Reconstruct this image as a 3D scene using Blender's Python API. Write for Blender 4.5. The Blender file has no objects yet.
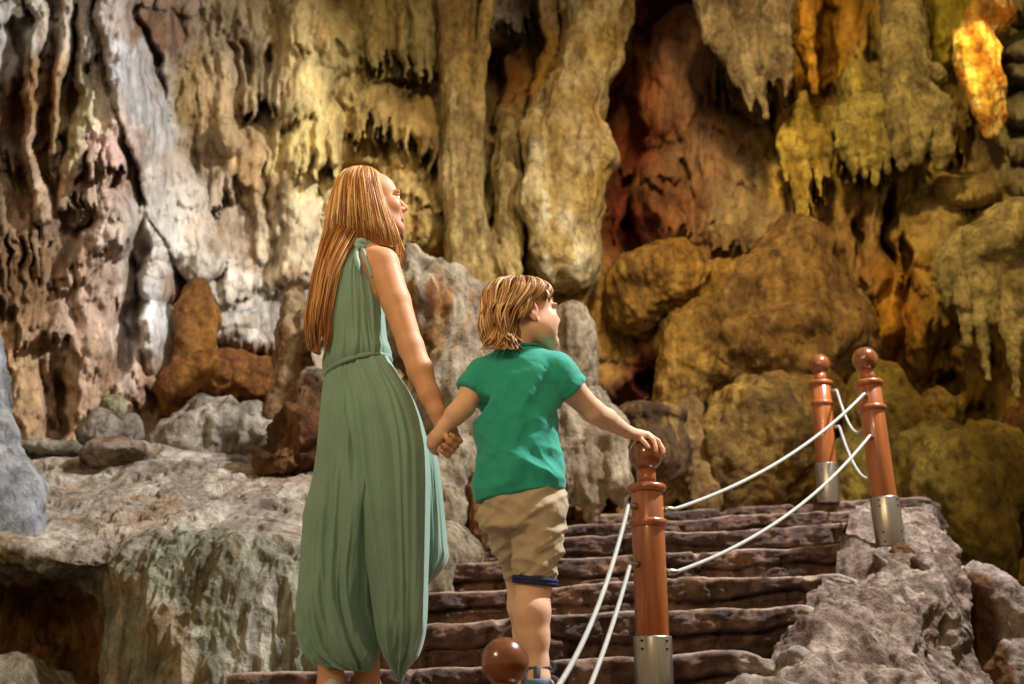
import bpy, math, random
import numpy as np
from mathutils import Vector, Matrix

random.seed(7)
RNG = np.random.default_rng(11)
SC = bpy.context.scene
COL = SC.collection

# ------------------------------------------------------------------ camera, world, lights, exposure
F_PX = 1150.0
PITCH = math.radians(16.4)
ROLL = math.radians(2.2)
FWD = np.array([0, math.cos(PITCH), math.sin(PITCH)])
R0 = np.array([1.0, 0, 0])
U0 = np.array([0, -math.sin(PITCH), math.cos(PITCH)])
UP = U0 * math.cos(ROLL) + R0 * math.sin(ROLL)
RT = R0 * math.cos(ROLL) - U0 * math.sin(ROLL)


def P(px, py, Y):
    """photo direction (px, py) at world depth Y -> world point(s)"""
    px, py, Y = np.broadcast_arrays(np.asarray(px, float), np.asarray(py, float), np.asarray(Y, float))
    u = (px - 512.0) / F_PX
    v = (342.0 - py) / F_PX
    d = FWD + u[..., None] * RT + v[..., None] * UP
    return d * (Y / d[..., 1])[..., None]


def mpp(py, Y):
    """metres per photo pixel at that depth"""
    v = (342.0 - py) / F_PX
    return Y / (F_PX * (math.cos(PITCH) - v * math.sin(PITCH)))


cam_d = bpy.data.cameras.new('camera')
cam = bpy.data.objects.new('camera', cam_d)
COL.objects.link(cam)
M = Matrix(((RT[0], UP[0], -FWD[0], 0), (RT[1], UP[1], -FWD[1], 0), (RT[2], UP[2], -FWD[2], 0), (0, 0, 0, 1)))
cam.matrix_world = M
cam_d.sensor_width = 36.0
cam_d.lens = F_PX * 36.0 / 1024.0
cam_d.clip_end = 200
cam_d.dof.use_dof = True
cam_d.dof.focus_distance = 3.6
cam_d.dof.aperture_fstop = 3.2
SC.camera = cam

SC.view_settings.view_transform = 'Standard'
SC.view_settings.look = 'None'
SC.view_settings.exposure = 0.12
SC.view_settings.gamma = 1.0
SC.view_settings.use_curve_mapping = False

W = bpy.data.worlds.new('cave_air')
SC.world = W
W.use_nodes = True
bg = W.node_tree.nodes['Background']
bg.inputs['Color'].default_value = (1.0, 0.72, 0.40, 1)
bg.inputs['Strength'].default_value = 0.36


def lamp(name, kind, loc, target, color, energy, size=0.2, angle=60, blend=0.5):
    d = bpy.data.lights.new(name, kind)
    d.color = color
    d.energy = energy
    if kind == 'SPOT':
        d.spot_size = math.radians(angle)
        d.spot_blend = blend
        d.shadow_soft_size = size
    elif kind == 'AREA':
        d.shape = 'DISK'
        d.size = size
    else:
        d.shadow_soft_size = size
    o = bpy.data.objects.new(name, d)
    o.location = loc
    o.rotation_euler = (Vector(target) - Vector(loc)).to_track_quat('-Z', 'Y').to_euler()
    COL.objects.link(o)
    return o


# daylight shaft falling in from an opening high on the right, beyond the people
lamp('daylight_shaft', 'SPOT', (3.7, 4.1, 5.6), (-2.3, 5.4, 1.4), (0.97, 0.98, 1.0), 3000, 0.14, 92, 0.4)
# cave floodlights and an added fill on the people
lamp('floodlight_left', 'SPOT', (-0.6, 3.4, 5.6), (-2.8, 8.0, 3.0), (1.0, 0.90, 0.80), 260, 0.35, 75, 0.8)
lamp('floodlight_centre', 'SPOT', (1.2, 4.2, 5.8), (0.0, 9.0, 3.6), (1.0, 0.80, 0.52), 560, 0.30, 66, 0.8)
lamp('floodlight_right', 'SPOT', (1.6, 5.0, 6.4), (3.4, 9.6, 3.2), (1.0, 0.74, 0.38), 1000, 0.25, 75, 0.8)
lamp('floodlight_low', 'SPOT', (-0.8, -0.6, 2.8), (2.2, 7.0, 1.6), (1.0, 0.72, 0.40), 280, 0.3, 60, 0.8)
lamp('people_fill', 'SPOT', (-2.7, 0.2, 2.4), (-0.5, 3.8, 0.6), (1.0, 0.74, 0.44), 170, 0.25, 80, 0.8)  # added warm fill from the left, brings out folds on the people
lamp('niche_lamp', 'SPOT', tuple(P(1010, -70, 8.1)), tuple(P(979, 70, 9.1)), (1.0, 0.74, 0.20), 170, 0.05, 36, 0.5)


# ------------------------------------------------------------------ noise
_perm = np.random.default_rng(3).permutation(256).astype(np.int32)
_perm = np.concatenate([_perm, _perm])
_g = np.random.default_rng(5).normal(size=(256, 3)).astype(np.float32)
_g /= np.linalg.norm(_g, axis=1, keepdims=True)


def pnoise(p):
    p = np.asarray(p, np.float32)
    i = np.floor(p).astype(np.int32)
    f = p - i
    i &= 255
    w = f * f * f * (f * (f * 6 - 15) + 10)
    out = 0
    for dx in (0, 1):
        for dy in (0, 1):
            for dz in (0, 1):
                h = _perm[_perm[_perm[(i[..., 0] + dx) & 255] + ((i[..., 1] + dy) & 255)] + ((i[..., 2] + dz) & 255)]
                gr = _g[h]
                d = gr[..., 0] * (f[..., 0] - dx) + gr[..., 1] * (f[..., 1] - dy) + gr[..., 2] * (f[..., 2] - dz)
                wx = w[..., 0] if dx else 1 - w[..., 0]
                wy = w[..., 1] if dy else 1 - w[..., 1]
                wz = w[..., 2] if dz else 1 - w[..., 2]
                out = out + d * wx * wy * wz
    return out * 1.5


def fbm(p, octv=4, gain=0.5, seed=0.0):
    p = np.asarray(p, np.float32) + np.float32(seed * 17.37)
    a, s, out = 1.0, 1.0, 0
    for _ in range(octv):
        out = out + a * pnoise(p * s)
        a *= gain
        s *= 2.03
    return out


def ridged(p, octv=3, gain=0.5, seed=0.0):
    p = np.asarray(p, np.float32) + np.float32(seed * 11.71)
    a, s, out, t = 1.0, 1.0, 0, 0
    for _ in range(octv):
        out = out + a * (1 - np.abs(pnoise(p * s)) * 2)
        t += a
        a *= gain
        s *= 2.1
    return out / t


def sstep(a, b, x):
    t = np.clip((x - a) / (b - a), 0, 1)
    return t * t * (3 - 2 * t)


def lin(c):
    if isinstance(c, str):
        c = c.lstrip('#')
        c = [int(c[k:k + 2], 16) / 255 for k in (0, 2, 4)]
    c = np.asarray(c, float)
    return np.where(c <= 0.04045, c / 12.92, ((c + 0.055) / 1.055) ** 2.4)


# ------------------------------------------------------------------ mesh building
def make_mesh(name, V, Fq, mat, parent=None, col=None, smooth=True, mats=None, fmat=None):
    V = np.ascontiguousarray(V, np.float32)
    me = bpy.data.meshes.new(name)
    if isinstance(Fq, np.ndarray):
        Fq = np.ascontiguousarray(Fq, np.int32)
        n, k = Fq.shape
        me.vertices.add(len(V))
        me.vertices.foreach_set('co', V.ravel())
        me.loops.add(n * k)
        me.loops.foreach_set('vertex_index', Fq.ravel())
        me.polygons.add(n)
        me.polygons.foreach_set('loop_start', np.arange(0, n * k, k, dtype=np.int32))
        me.update(calc_edges=True)
        me.validate()
    else:
        me.from_pydata([tuple(v) for v in V], [], [tuple(f) for f in Fq])
        me.update()
    if smooth:
        me.polygons.foreach_set('use_smooth', np.ones(len(me.polygons), bool))
    if col is not None and len(col) == len(me.vertices):
        at = me.color_attributes.new('Col', 'FLOAT_COLOR', 'POINT')
        c4 = np.ones((len(V), 4), np.float32)
        c4[:, :3] = col
        at.data.foreach_set('color', c4.ravel())
    for m in (mats or [mat]):
        me.materials.append(m)
    if fmat is not None:
        me.polygons.foreach_set('material_index', np.asarray(fmat, np.int32))
    o = bpy.data.objects.new(name, me)
    COL.objects.link(o)
    if parent is not None:
        o.parent = parent
    return o


def tag(o, label=None, cat=None, group=None, kind=None):
    if label:
        o['label'] = label
    if cat:
        o['category'] = cat
    if group:
        o['group'] = group
    if kind:
        o['kind'] = kind
    return o


def empty(name, loc=(0, 0, 0)):
    o = bpy.data.objects.new(name, None)
    o.location = loc
    o.empty_display_size = 0.1
    COL.objects.link(o)
    return o


def grid_faces(nu, nv, wrap_u=False, flip=False):
    iu = np.arange(nu if wrap_u else nu - 1)
    iv = np.arange(nv - 1)
    A, B = np.meshgrid(iu, iv, indexing='ij')
    A2 = (A + 1) % nu
    f = np.stack([A * nv + B, A2 * nv + B, A2 * nv + B + 1, A * nv + B + 1], -1).reshape(-1, 4)
    return f[:, ::-1] if flip else f


def grid_normals(G):
    du = np.gradient(G, axis=0)
    dv = np.gradient(G, axis=1)
    n = np.cross(du, dv)
    return n / (np.linalg.norm(n, axis=-1, keepdims=True) + 1e-9)


def vnormals(V, Fq):
    n = np.cross(V[Fq[:, 2]] - V[Fq[:, 0]], V[Fq[:, 3]] - V[Fq[:, 1]])
    N = np.zeros_like(V)
    for k in range(4):
        np.add.at(N, Fq[:, k], n)
    return N / (np.linalg.norm(N, axis=1, keepdims=True) + 1e-12)


def smooth_verts(V, Fq, it=2, lam=0.5):
    n = len(V)
    e = np.concatenate([Fq[:, [0, 1]], Fq[:, [1, 2]], Fq[:, [2, 3]], Fq[:, [3, 0]]])
    e = np.concatenate([e, e[:, ::-1]])
    deg = np.bincount(e[:, 0], minlength=n).astype(float)[:, None]
    for _ in range(it):
        S = np.stack([np.bincount(e[:, 0], weights=V[e[:, 1], k], minlength=n) for k in range(3)], 1)
        V = V * (1 - lam) + lam * S / np.maximum(deg, 1)
    return V


def smin(a, b, k):
    h = np.clip(0.5 + 0.5 * (b - a) / k, 0, 1)
    return b * (1 - h) + a * h - k * h * (1 - h)


class SDF:
    def __init__(s, lo, hi, h):
        s.lo = np.asarray(lo, float)
        s.h = h
        s.n = np.ceil((np.asarray(hi, float) - s.lo) / h).astype(int) + 1
        s.f = np.full(s.n, 0.3, np.float32)

    def sub(s, lo, hi, m):
        a = np.clip(np.floor((np.asarray(lo) - m - s.lo) / s.h).astype(int), 0, s.n)
        b = np.clip(np.ceil((np.asarray(hi) + m - s.lo) / s.h).astype(int) + 1, 0, s.n)
        if np.any(b <= a):
            return None, None
        ax = [(s.lo[k] + s.h * np.arange(a[k], b[k])).astype(np.float32) for k in range(3)]
        return tuple(slice(a[k], b[k]) for k in range(3)), np.meshgrid(*ax, indexing='ij')

    def put(s, sl, d, k, op):
        if op == 'add':
            s.f[sl] = smin(s.f[sl], d, k) if k > 0 else np.minimum(s.f[sl], d)
        else:
            s.f[sl] = -smin(-s.f[sl], d, max(k, 1e-5))

    def cone(s, a, b, ra, rb, k=0.01, op='add'):
        a, b = np.asarray(a, float), np.asarray(b, float)
        r = max(ra, rb)
        sl, g = s.sub(np.minimum(a, b) - r, np.maximum(a, b) + r, 2 * k + 2 * s.h)
        if sl is None:
            return
        ab = b - a
        L = max(ab @ ab, 1e-12)
        q = [g[i] - a[i] for i in range(3)]
        t = np.clip((q[0] * ab[0] + q[1] * ab[1] + q[2] * ab[2]) / L, 0, 1)
        d = np.sqrt(sum((q[i] - t * ab[i]) ** 2 for i in range(3))) - (ra + (rb - ra) * t)
        s.put(sl, d, k, op)

    def chain(s, pts, rs, k=0.01):
        for i in range(len(pts) - 1):
            s.cone(pts[i], pts[i + 1], rs[i], rs[i + 1], k)

    def ell(s, c, r, R=None, k=0.01, op='add'):
        c, r = np.asarray(c, float), np.asarray(r, float)
        R = np.eye(3) if R is None else np.asarray(R)      # columns = local axes
        ext = np.sqrt(((R * r) ** 2).sum(1))
        sl, g = s.sub(c - ext, c + ext, 2 * k + 2 * s.h)
        if sl is None:
            return
        q = [g[i] - c[i] for i in range(3)]
        l = [sum(R[i, j] * q[i] for i in range(3)) for j in range(3)]
        k0 = np.sqrt(sum((l[j] / r[j]) ** 2 for j in range(3)))
        k1 = np.sqrt(sum((l[j] / r[j] ** 2) ** 2 for j in range(3)))
        d = k0 * (k0 - 1) / np.maximum(k1, 1e-6)
        s.put(sl, d, k, op)

    def loft(s, rows, k=0.01, op='add'):
        """rows (z, cx, cy, a, b) -> stacked ellipses"""
        R = np.array(sorted(rows))
        lo = [(R[:, 1] - R[:, 3]).min(), (R[:, 2] - R[:, 4]).min(), R[0, 0]]
        hi = [(R[:, 1] + R[:, 3]).max(), (R[:, 2] + R[:, 4]).max(), R[-1, 0]]
        sl, g = s.sub(lo, hi, 2 * k + 2 * s.h)
        if sl is None:
            return
        z = g[2][0, 0, :]
        zz = np.clip(z, R[0, 0], R[-1, 0])
        cx, cy, a, b = (np.interp(zz, R[:, 0], R[:, j])[None, None, :] for j in range(1, 5))
        q0, q1 = g[0] - cx, g[1] - cy
        k0 = np.sqrt((q0 / a) ** 2 + (q1 / b) ** 2)
        k1 = np.sqrt((q0 / a ** 2) ** 2 + (q1 / b ** 2) ** 2)
        d = k0 * (k0 - 1) / np.maximum(k1, 1e-6)
        d = np.where(k0 < 0.2, -np.minimum(a, b) * 0.8, d)
        dz = np.maximum(R[0, 0] - z, z - R[-1, 0])[None, None, :]
        d = np.maximum(d, dz)
        s.put(sl, d.astype(np.float32), k, op)

    def cut(s, p, n):
        """remove everything on the +n side of the plane"""
        n = np.asarray(n, float) / np.linalg.norm(n)
        ax = [s.lo[k] + s.h * np.arange(s.n[k]) - p[k] for k in range(3)]
        d = ax[0][:, None, None] * n[0] + ax[1][None, :, None] * n[1] + ax[2][None, None, :] * n[2]
        s.f = np.maximum(s.f, d.astype(np.float32))

    def mesh(s, smooth=1):
        f = s.f
        ins = f < 0
        c = np.zeros(tuple(np.array(f.shape) - 1), np.int8)
        for dx in (0, 1):
            for dy in (0, 1):
                for dz in (0, 1):
                    c += ins[dx:dx + c.shape[0], dy:dy + c.shape[1], dz:dz + c.shape[2]]
        act = np.argwhere((c > 0) & (c < 8))
        idx = np.full(c.shape, -1, np.int32)
        idx[act[:, 0], act[:, 1], act[:, 2]] = np.arange(len(act))
        cor = [(dx, dy, dz) for dx in (0, 1) for dy in (0, 1) for dz in (0, 1)]
        val = np.stack([f[act[:, 0] + a, act[:, 1] + b, act[:, 2] + d] for a, b, d in cor], 1)
        acc = np.zeros((len(act), 3))
        cnt = np.zeros((len(act), 1))
        for i in range(8):
            for j in range(i + 1, 8):
                a, b = np.array(cor[i]), np.array(cor[j])
                if np.abs(a - b).sum() != 1:
                    continue
                va, vb = val[:, i], val[:, j]
                m = (va < 0) != (vb < 0)
                t = np.where(m, va / np.where(m, va - vb, 1), 0)[:, None]
                acc += np.where(m[:, None], a + (b - a) * t, 0)
                cnt += m[:, None]
        V = (act + acc / np.maximum(cnt, 1)) * s.h + s.lo
        faces = []
        for ax in range(3):
            o1, o2 = (ax + 1) % 3, (ax + 2) % 3
            sa = [slice(None)] * 3
            sb = [slice(None)] * 3
            sa[ax] = slice(0, -1)
            sb[ax] = slice(1, None)
            A, B = ins[tuple(sa)], ins[tuple(sb)]
            e = np.argwhere(A != B)
            ok = (e[:, o1] > 0) & (e[:, o2] > 0) & (e[:, o1] < f.shape[o1] - 1) & (e[:, o2] < f.shape[o2] - 1)
            e = e[ok]
            dirn = A[e[:, 0], e[:, 1], e[:, 2]]

            def ci(d1, d2):
                q = e.copy()
                q[:, o1] -= d1
                q[:, o2] -= d2
                return idx[q[:, 0], q[:, 1], q[:, 2]]
            q = np.stack([ci(1, 1), ci(0, 1), ci(0, 0), ci(1, 0)], 1)
            q[~dirn] = q[~dirn][:, ::-1]
            faces.append(q)
        Fq = np.concatenate(faces)
        Fq = Fq[(Fq >= 0).all(1)]
        if smooth:
            V = smooth_verts(V, Fq, smooth)
        return V, Fq


def tube(pts, rad, sides=8, caps=True):
    """swept tube through pts; rad scalar or list"""
    pts = np.asarray(pts, float)
    n = len(pts)
    rad = np.broadcast_to(np.asarray(rad, float), (n,))
    T = np.gradient(pts, axis=0)
    T /= np.linalg.norm(T, axis=1, keepdims=True) + 1e-12
    ref = np.array([0, 0, 1.0]) if abs(T[0][2]) < 0.9 else np.array([1.0, 0, 0])
    V = []
    for i in range(n):
        a = np.cross(T[i], ref)
        a /= np.linalg.norm(a) + 1e-12
        b = np.cross(T[i], a)
        ref = np.cross(a, T[i])
        for k in range(sides):
            w = 2 * math.pi * k / sides
            V.append(pts[i] + rad[i] * (math.cos(w) * a + math.sin(w) * b))
    F = []
    for i in range(n - 1):
        for k in range(sides):
            k2 = (k + 1) % sides
            F.append((i * sides + k, i * sides + k2, (i + 1) * sides + k2, (i + 1) * sides + k))
    if caps:
        V.append(pts[0]); V.append(pts[-1])
        for k in range(sides):
            k2 = (k + 1) % sides
            F.append((n * sides, k2, k, n * sides))
            F.append((n * sides + 1, (n - 1) * sides + k, (n - 1) * sides + k2, n * sides + 1))
    F = [tuple(dict.fromkeys(f)) for f in F]
    return np.array(V), F


def lathe(a, b, prof, sides=40):
    """profile [(t metres along axis, r)] turned about the axis a->b"""
    a, b = np.asarray(a, float), np.asarray(b, float)
    ax = (b - a) / np.linalg.norm(b - a)
    x = np.cross(ax, [0, 1, 0.0]); x /= np.linalg.norm(x)
    y = np.cross(ax, x)
    V, F = [], []
    for t, r in prof:
        for k in range(sides):
            w = 2 * math.pi * k / sides
            V.append(a + ax * t + r * (math.cos(w) * x + math.sin(w) * y))
    for i in range(len(prof) - 1):
        for k in range(sides):
            k2 = (k + 1) % sides
            F.append((i * sides + k, i * sides + k2, (i + 1) * sides + k2, (i + 1) * sides + k))
    n = len(prof)
    F.append(tuple(range(sides - 1, -1, -1)))
    F.append(tuple((n - 1) * sides + k for k in range(sides)))
    return np.array(V), F


def join(parts):
    V, F, o = [], [], 0
    for v, f in parts:
        V.append(v)
        F += [tuple(i + o for i in q) for q in f]
        o += len(v)
    return np.concatenate(V), F


# ------------------------------------------------------------------ materials
def new_mat(name):
    m = bpy.data.materials.new(name)
    m.use_nodes = True
    nt = m.node_tree
    b = nt.nodes['Principled BSDF']
    return m, nt, b


def N(nt, kind, **kw):
    n = nt.nodes.new(kind)
    for k, v in kw.items():
        if k in n.inputs:
            n.inputs[k].default_value = v
        else:
            setattr(n, k, v)
    return n


def noise_tex(nt, scale, detail=6, rough=0.6, stretch=(1, 1, 1), dist=0.0):
    tc = N(nt, 'ShaderNodeTexCoord')
    mp = N(nt, 'ShaderNodeMapping')
    mp.inputs['Scale'].default_value = stretch
    nt.links.new(tc.outputs['Object'], mp.inputs['Vector'])
    n = N(nt, 'ShaderNodeTexNoise')
    n.inputs['Scale'].default_value = scale
    n.inputs['Detail'].default_value = detail
    n.inputs['Roughness'].default_value = rough
    n.inputs['Distortion'].default_value = dist
    nt.links.new(mp.outputs['Vector'], n.inputs['Vector'])
    return n.outputs['Fac']


def ramp(nt, fac, stops):
    r = N(nt, 'ShaderNodeValToRGB')
    e = r.color_ramp.elements
    while len(e) < len(stops):
        e.new(0.5)
    for i, (p, c) in enumerate(stops):
        e[i].position = p
        e[i].color = (*c, 1) if len(c) == 3 else c
    nt.links.new(fac, r.inputs['Fac'])
    return r.outputs['Color']


def mul(nt, a, b, fac=1.0):
    m = N(nt, 'ShaderNodeMix', data_type='RGBA', blend_type='MULTIPLY')
    m.inputs[0].default_value = fac
    nt.links.new(a, m.inputs[6])
    nt.links.new(b, m.inputs[7])
    return m.outputs[2]


def bump(nt, b, fac, strength, dist):
    bp = N(nt, 'ShaderNodeBump')
    bp.inputs['Strength'].default_value = strength
    bp.inputs['Distance'].default_value = dist
    nt.links.new(fac, bp.inputs['Height'])
    nt.links.new(bp.outputs['Normal'], b.inputs['Normal'])


def rock_mat(name, scale=6.0, stretch=(1, 1, 0.35), bstr=0.6, bdist=0.03, rough=0.8, spec=0.25, lo=0.45, hi=1.25, streak=True):
    m, nt, b = new_mat(name)
    at = N(nt, 'ShaderNodeAttribute', attribute_name='Col')
    n1 = noise_tex(nt, scale, 8, 0.65, stretch, 0.4)
    n2 = noise_tex(nt, scale * 3.5, 8, 0.7, (1, 1, 0.5) if streak else (1, 1, 1), 0.2)
    c = mul(nt, at.outputs['Color'], ramp(nt, n1, [(0.33, (lo, lo * 0.93, lo * 0.85)), (0.5, (1, 1, 1)), (0.7, (hi, hi, hi * 1.02))]))
    c = mul(nt, c, ramp(nt, n2, [(0.36, (0.5, 0.45, 0.4)), (0.48, (1, 1, 1)), (0.75, (1.18, 1.18, 1.16))]), 0.9)
    nt.links.new(c, b.inputs['Base Color'])
    b.inputs['Roughness'].default_value = rough
    b.inputs['Specular IOR Level'].default_value = spec
    n3 = noise_tex(nt, scale * 5, 10, 0.7, (1, 1, 0.7) if streak else (1, 1, 1), 0.1)
    bump(nt, b, n3, bstr, bdist)
    return m


MAT_WALL = rock_mat('cave_wall_rock', 3.2, (1, 1, 0.4), 0.8, 0.06)
MAT_ROCK = rock_mat('pale_flowstone', 6.0, (1, 1, 0.5), 1.0, 0.045)
MAT_STAIR = rock_mat('dark_step_stone', 9.0, (0.6, 1, 1.2), 0.8, 0.02, 0.7, 0.35, 0.5, 1.3, False)
MAT_RUBBLE = rock_mat('rubble_mortar', 9.0, (1, 1, 1), 1.0, 0.03, 0.85, 0.2, 0.5, 1.3, False)


def plain(name, color, rough=0.5, spec=0.5, metal=0.0, coat=0.0, var=0.0, vscale=20, bstr=0.0, bdist=0.005, stretch=(1, 1, 1)):
    m, nt, b = new_mat(name)
    b.inputs['Base Color'].default_value = (*lin(color), 1)
    b.inputs['Roughness'].default_value = rough
    b.inputs['Specular IOR Level'].default_value = spec
    b.inputs['Metallic'].default_value = metal
    b.inputs['Coat Weight'].default_value = coat
    b.inputs['Coat Roughness'].default_value = 0.12
    if var > 0:
        n = noise_tex(nt, vscale, 5, 0.6, stretch, 0.3)
        rgb = N(nt, 'ShaderNodeRGB')
        rgb.outputs[0].default_value = (*lin(color), 1)
        c = mul(nt, rgb.outputs[0], ramp(nt, n, [(0.3, (1 - var,) * 3), (0.7, (1 + var,) * 3)]))
        nt.links.new(c, b.inputs['Base Color'])
        if bstr:
            bump(nt, b, n, bstr, bdist)
    return m


def attr_mat(name, rough=0.5, spec=0.4, sss=0.0, var=0.0, vscale=60, bstr=0.0, bdist=0.002, sheen=0.0, stretch=(1, 1, 1), aniso=0.0):
    m, nt, b = new_mat(name)
    at = N(nt, 'ShaderNodeAttribute', attribute_name='Col')
    c = at.outputs['Color']
    if var > 0 or bstr > 0:
        n = noise_tex(nt, vscale, 4, 0.6, stretch)
        if var > 0:
            c = mul(nt, c, ramp(nt, n, [(0.3, (1 - var,) * 3), (0.7, (1 + var,) * 3)]))
        if bstr > 0:
            bump(nt, b, n, bstr, bdist)
    nt.links.new(c, b.inputs['Base Color'])
    b.inputs['Roughness'].default_value = rough
    b.inputs['Specular IOR Level'].default_value = spec
    if sss > 0:
        b.inputs['Subsurface Weight'].default_value = sss
        b.inputs['Subsurface Radius'].default_value = (1.0, 0.35, 0.2)
        b.inputs['Subsurface Scale'].default_value = 0.006
    if sheen > 0:
        b.inputs['Sheen Weight'].default_value = sheen
    return m


MAT_SKIN = attr_mat('skin', 0.55, 0.3, 0.25, 0.05, 30)
MAT_HAIR = attr_mat('hair_strands', 0.45, 0.3)
MAT_DRESS = attr_mat('sage_rayon', 0.7, 0.25, 0, 0.06, 8, 0.05, 0.002, 0.3)
MAT_SHIRT = attr_mat('teal_jersey', 0.8, 0.2, 0, 0.05, 14, 0.15, 0.002, 0.2)
MAT_SHORTS = attr_mat('khaki_cotton', 0.85, 0.2, 0, 0.08, 30, 0.25, 0.002, 0.1)
MAT_CUFF = plain('navy_cuff', '#2a2f52', 0.8, 0.2, var=0.15, vscale=60)
MAT_WOOD = plain('varnished_wood', '#965326', 0.34, 0.5, 0, 0.55, 0.34, 5, 0.04, 0.002, (6, 6, 0.6))
MAT_WOOD_DK = plain('varnished_dark_wood', '#7a421e', 0.25, 0.5, 0, 0.8, 0.4, 9, 0.03, 0.002, (3, 3, 1.5))
MAT_STEEL = plain('brushed_steel', '#a8a49c', 0.33, 0.5, 0.95, 0, 0.15, 8, 0.05, 0.001, (8, 8, 0.5))
MAT_ROPE = plain('white_plastic_rope', '#a9aaa2', 0.55, 0.3, 0, 0, 0.12, 40, 0.2, 0.002)
MAT_DARKMETAL = plain('bolt_metal', '#3a3834', 0.4, 0.5, 0.8, var=0.1)
MAT_EYEW = plain('eye_white', '#e6e2dc', 0.2, 0.5)
MAT_IRIS = plain('iris_dark', '#3a4038', 0.2, 0.5, var=0.2, vscale=200)
MAT_SANDAL = plain('sandal_upper', '#4a4a55', 0.6, 0.3, var=0.2, vscale=40)
MAT_SOLE = plain('sandal_sole_blue', '#56718f', 0.7, 0.3, var=0.1, vscale=40)
MAT_WHITESHOE = plain('white_shoe', '#c8beb2', 0.6, 0.3, var=0.06, vscale=30)


# ------------------------------------------------------------------ cave wall
def wall_depth(X, Y):
    """depth of the rock face over the photo field (metres from the camera)"""
    S = np.stack([X, Y, np.zeros_like(X)], -1)
    wx = 9 * fbm(S / 70, 3, seed=1) + 4 * fbm(S / 22, 2, seed=2)
    wy = 12 * fbm(S / 80, 3, seed=3)
    x, y = X + wx, Y + wy
    q = np.stack([x, y, np.zeros_like(x)], -1)

    base = np.interp(X, [-260, 0, 120, 175, 260, 420, 620, 800, 1024, 1290], [6.4, 7.0, 7.4, 8.5, 8.9, 9.3, 9.7, 9.5, 9.1, 8.2])
    base = base + 0.5 * sstep(330, 80, Y) * sstep(500, 700, X)
    h = np.zeros_like(X)
    # coarse relief
    h += 0.26 * fbm(q / np.array([95, 150, 1]), 4, seed=4)
    h += 0.10 * fbm(q / np.array([26, 60, 1]), 4, seed=5)
    # tiers of hanging drapery with ragged lower fringes
    fing = ridged(q / np.array([13, 130, 1]), 2, seed=6)
    fing2 = ridged(q / np.array([5.5, 90, 1]), 2, seed=7)
    for per, amp, sd in ((120, 0.20, 8), (64, 0.10, 9)):
        t = y / per + 1.1 * fbm(q / np.array([150, 220, 1]), 3, seed=sd) - 0.30 * fing - 0.08 * fing2
        fr = t - np.floor(t)
        msk = 0.35 + 0.65 * sstep(-0.2, 0.4, fbm(q / np.array([120, 120, 1]), 2, seed=sd + 5))
        h += amp * msk * (sstep(0, 0.75, fr) * (1 - sstep(0.93, 1.0, fr)) - 0.4)
    h += 0.10 * (fing - 0.55) + 0.045 * (fing2 - 0.55)

    def mx(h, b, w):
        """lay bulge b (height) over h where mask w > 0"""
        return np.where(w > 0, np.maximum(h, b), h)

    def col(h, pts, pr=1.0, base_h=0.0, keep=0.35):
        d2, rr = None, None
        out = np.full_like(X, -9.0)
        for (x0, y0, r0), (x1, y1, r1) in zip(pts[:-1], pts[1:]):
            dx, dy = x1 - x0, y1 - y0
            t = np.clip(((x - x0) * dx + (y - y0) * dy) / (dx * dx + dy * dy), 0, 1)
            d = np.hypot(x - x0 - t * dx, y - y0 - t * dy)
            r = r0 + (r1 - r0) * t
            o = np.where(d < r, np.sqrt(np.maximum(r * r - d * d, 0)) / 110.0 * pr + base_h, -9)
            out = np.maximum(out, o)
        return np.where(out > -8, np.maximum(h, out + keep * np.clip(h, -0.3, 0.3)), h)

    def ell(h, cx, cy, rx, ry, pr, rot=0.0, keep=0.5):
        c, s = math.cos(math.radians(rot)), math.sin(math.radians(rot))
        a, b = (x - cx) * c + (y - cy) * s, -(x - cx) * s + (y - cy) * c
        d = (a / rx) ** 2 + (b / ry) ** 2
        o = pr * np.sqrt(np.maximum(1 - d, 0))
        return np.where(d < 1, np.maximum(h, o + keep * np.clip(h, -0.3, 0.3) - 0.02), h)

    def cut(h, cx, cy, rx, ry, dp, rot=0.0, sharp=3):
        c, s = math.cos(math.radians(rot)), math.sin(math.radians(rot))
        a, b = (x - cx) * c + (y - cy) * s, -(x - cx) * s + (y - cy) * c
        d = (a / rx) ** 2 + (b / ry) ** 2
        return h - 0.75 * dp * np.exp(-d ** sharp)

    def curtain(h, x0, x1, yt, yb, pr, fw=9.0, jag=22.0, sd=20.0):
        xm, hw = (x0 + x1) / 2, (x1 - x0) / 2
        edge = np.sqrt(np.clip(1 - ((x - xm) / hw) ** 2, 0, 1))
        f = ridged(np.stack([x / fw, y / 400, np.full_like(x, sd)], -1), 2, seed=sd)
        yb2 = yb - jag + 2 * jag * (f - 0.5) - 0.5 * jag * (1 - edge)
        t = np.clip((y - yt) / np.maximum(yb2 - yt, 5), 0, 2)
        o = pr * (0.25 + 0.75 * sstep(0, 0.8, t)) * edge * (0.55 + 0.6 * f)
        m = (np.abs(x - xm) < hw) & (y > yt) & (y < yb2)
        return np.where(m, np.maximum(h, o), h)

    # ---- left wall: ribs between brown recesses, pinkish drip bulges
    h = cut(h, 15, 115, 17, 95, 0.35); h = cut(h, 49, 120, 7, 90, 0.30); h = cut(h, 72, 90, 9, 75, 0.35)
    h = col(h, [(30, -40, 9), (40, 30, 7), (31, 90, 7), (35, 150, 7), (38, 215, 8)], 1.6, 0.1)
    h = col(h, [(62, -40, 7), (62, 40, 6), (58, 100, 6), (60, 146, 3)], 1.6, 0.1)
    h = col(h, [(86, -30, 9), (80, 60, 8), (86, 110, 8), (76, 160, 9), (60, 205, 9)], 1.4, 0.1)
    h = ell(h, 104, 120, 22, 62, 0.28); h = curtain(h, 72, 128, 120, 192, 0.34, 8, 16, 21)
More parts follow.
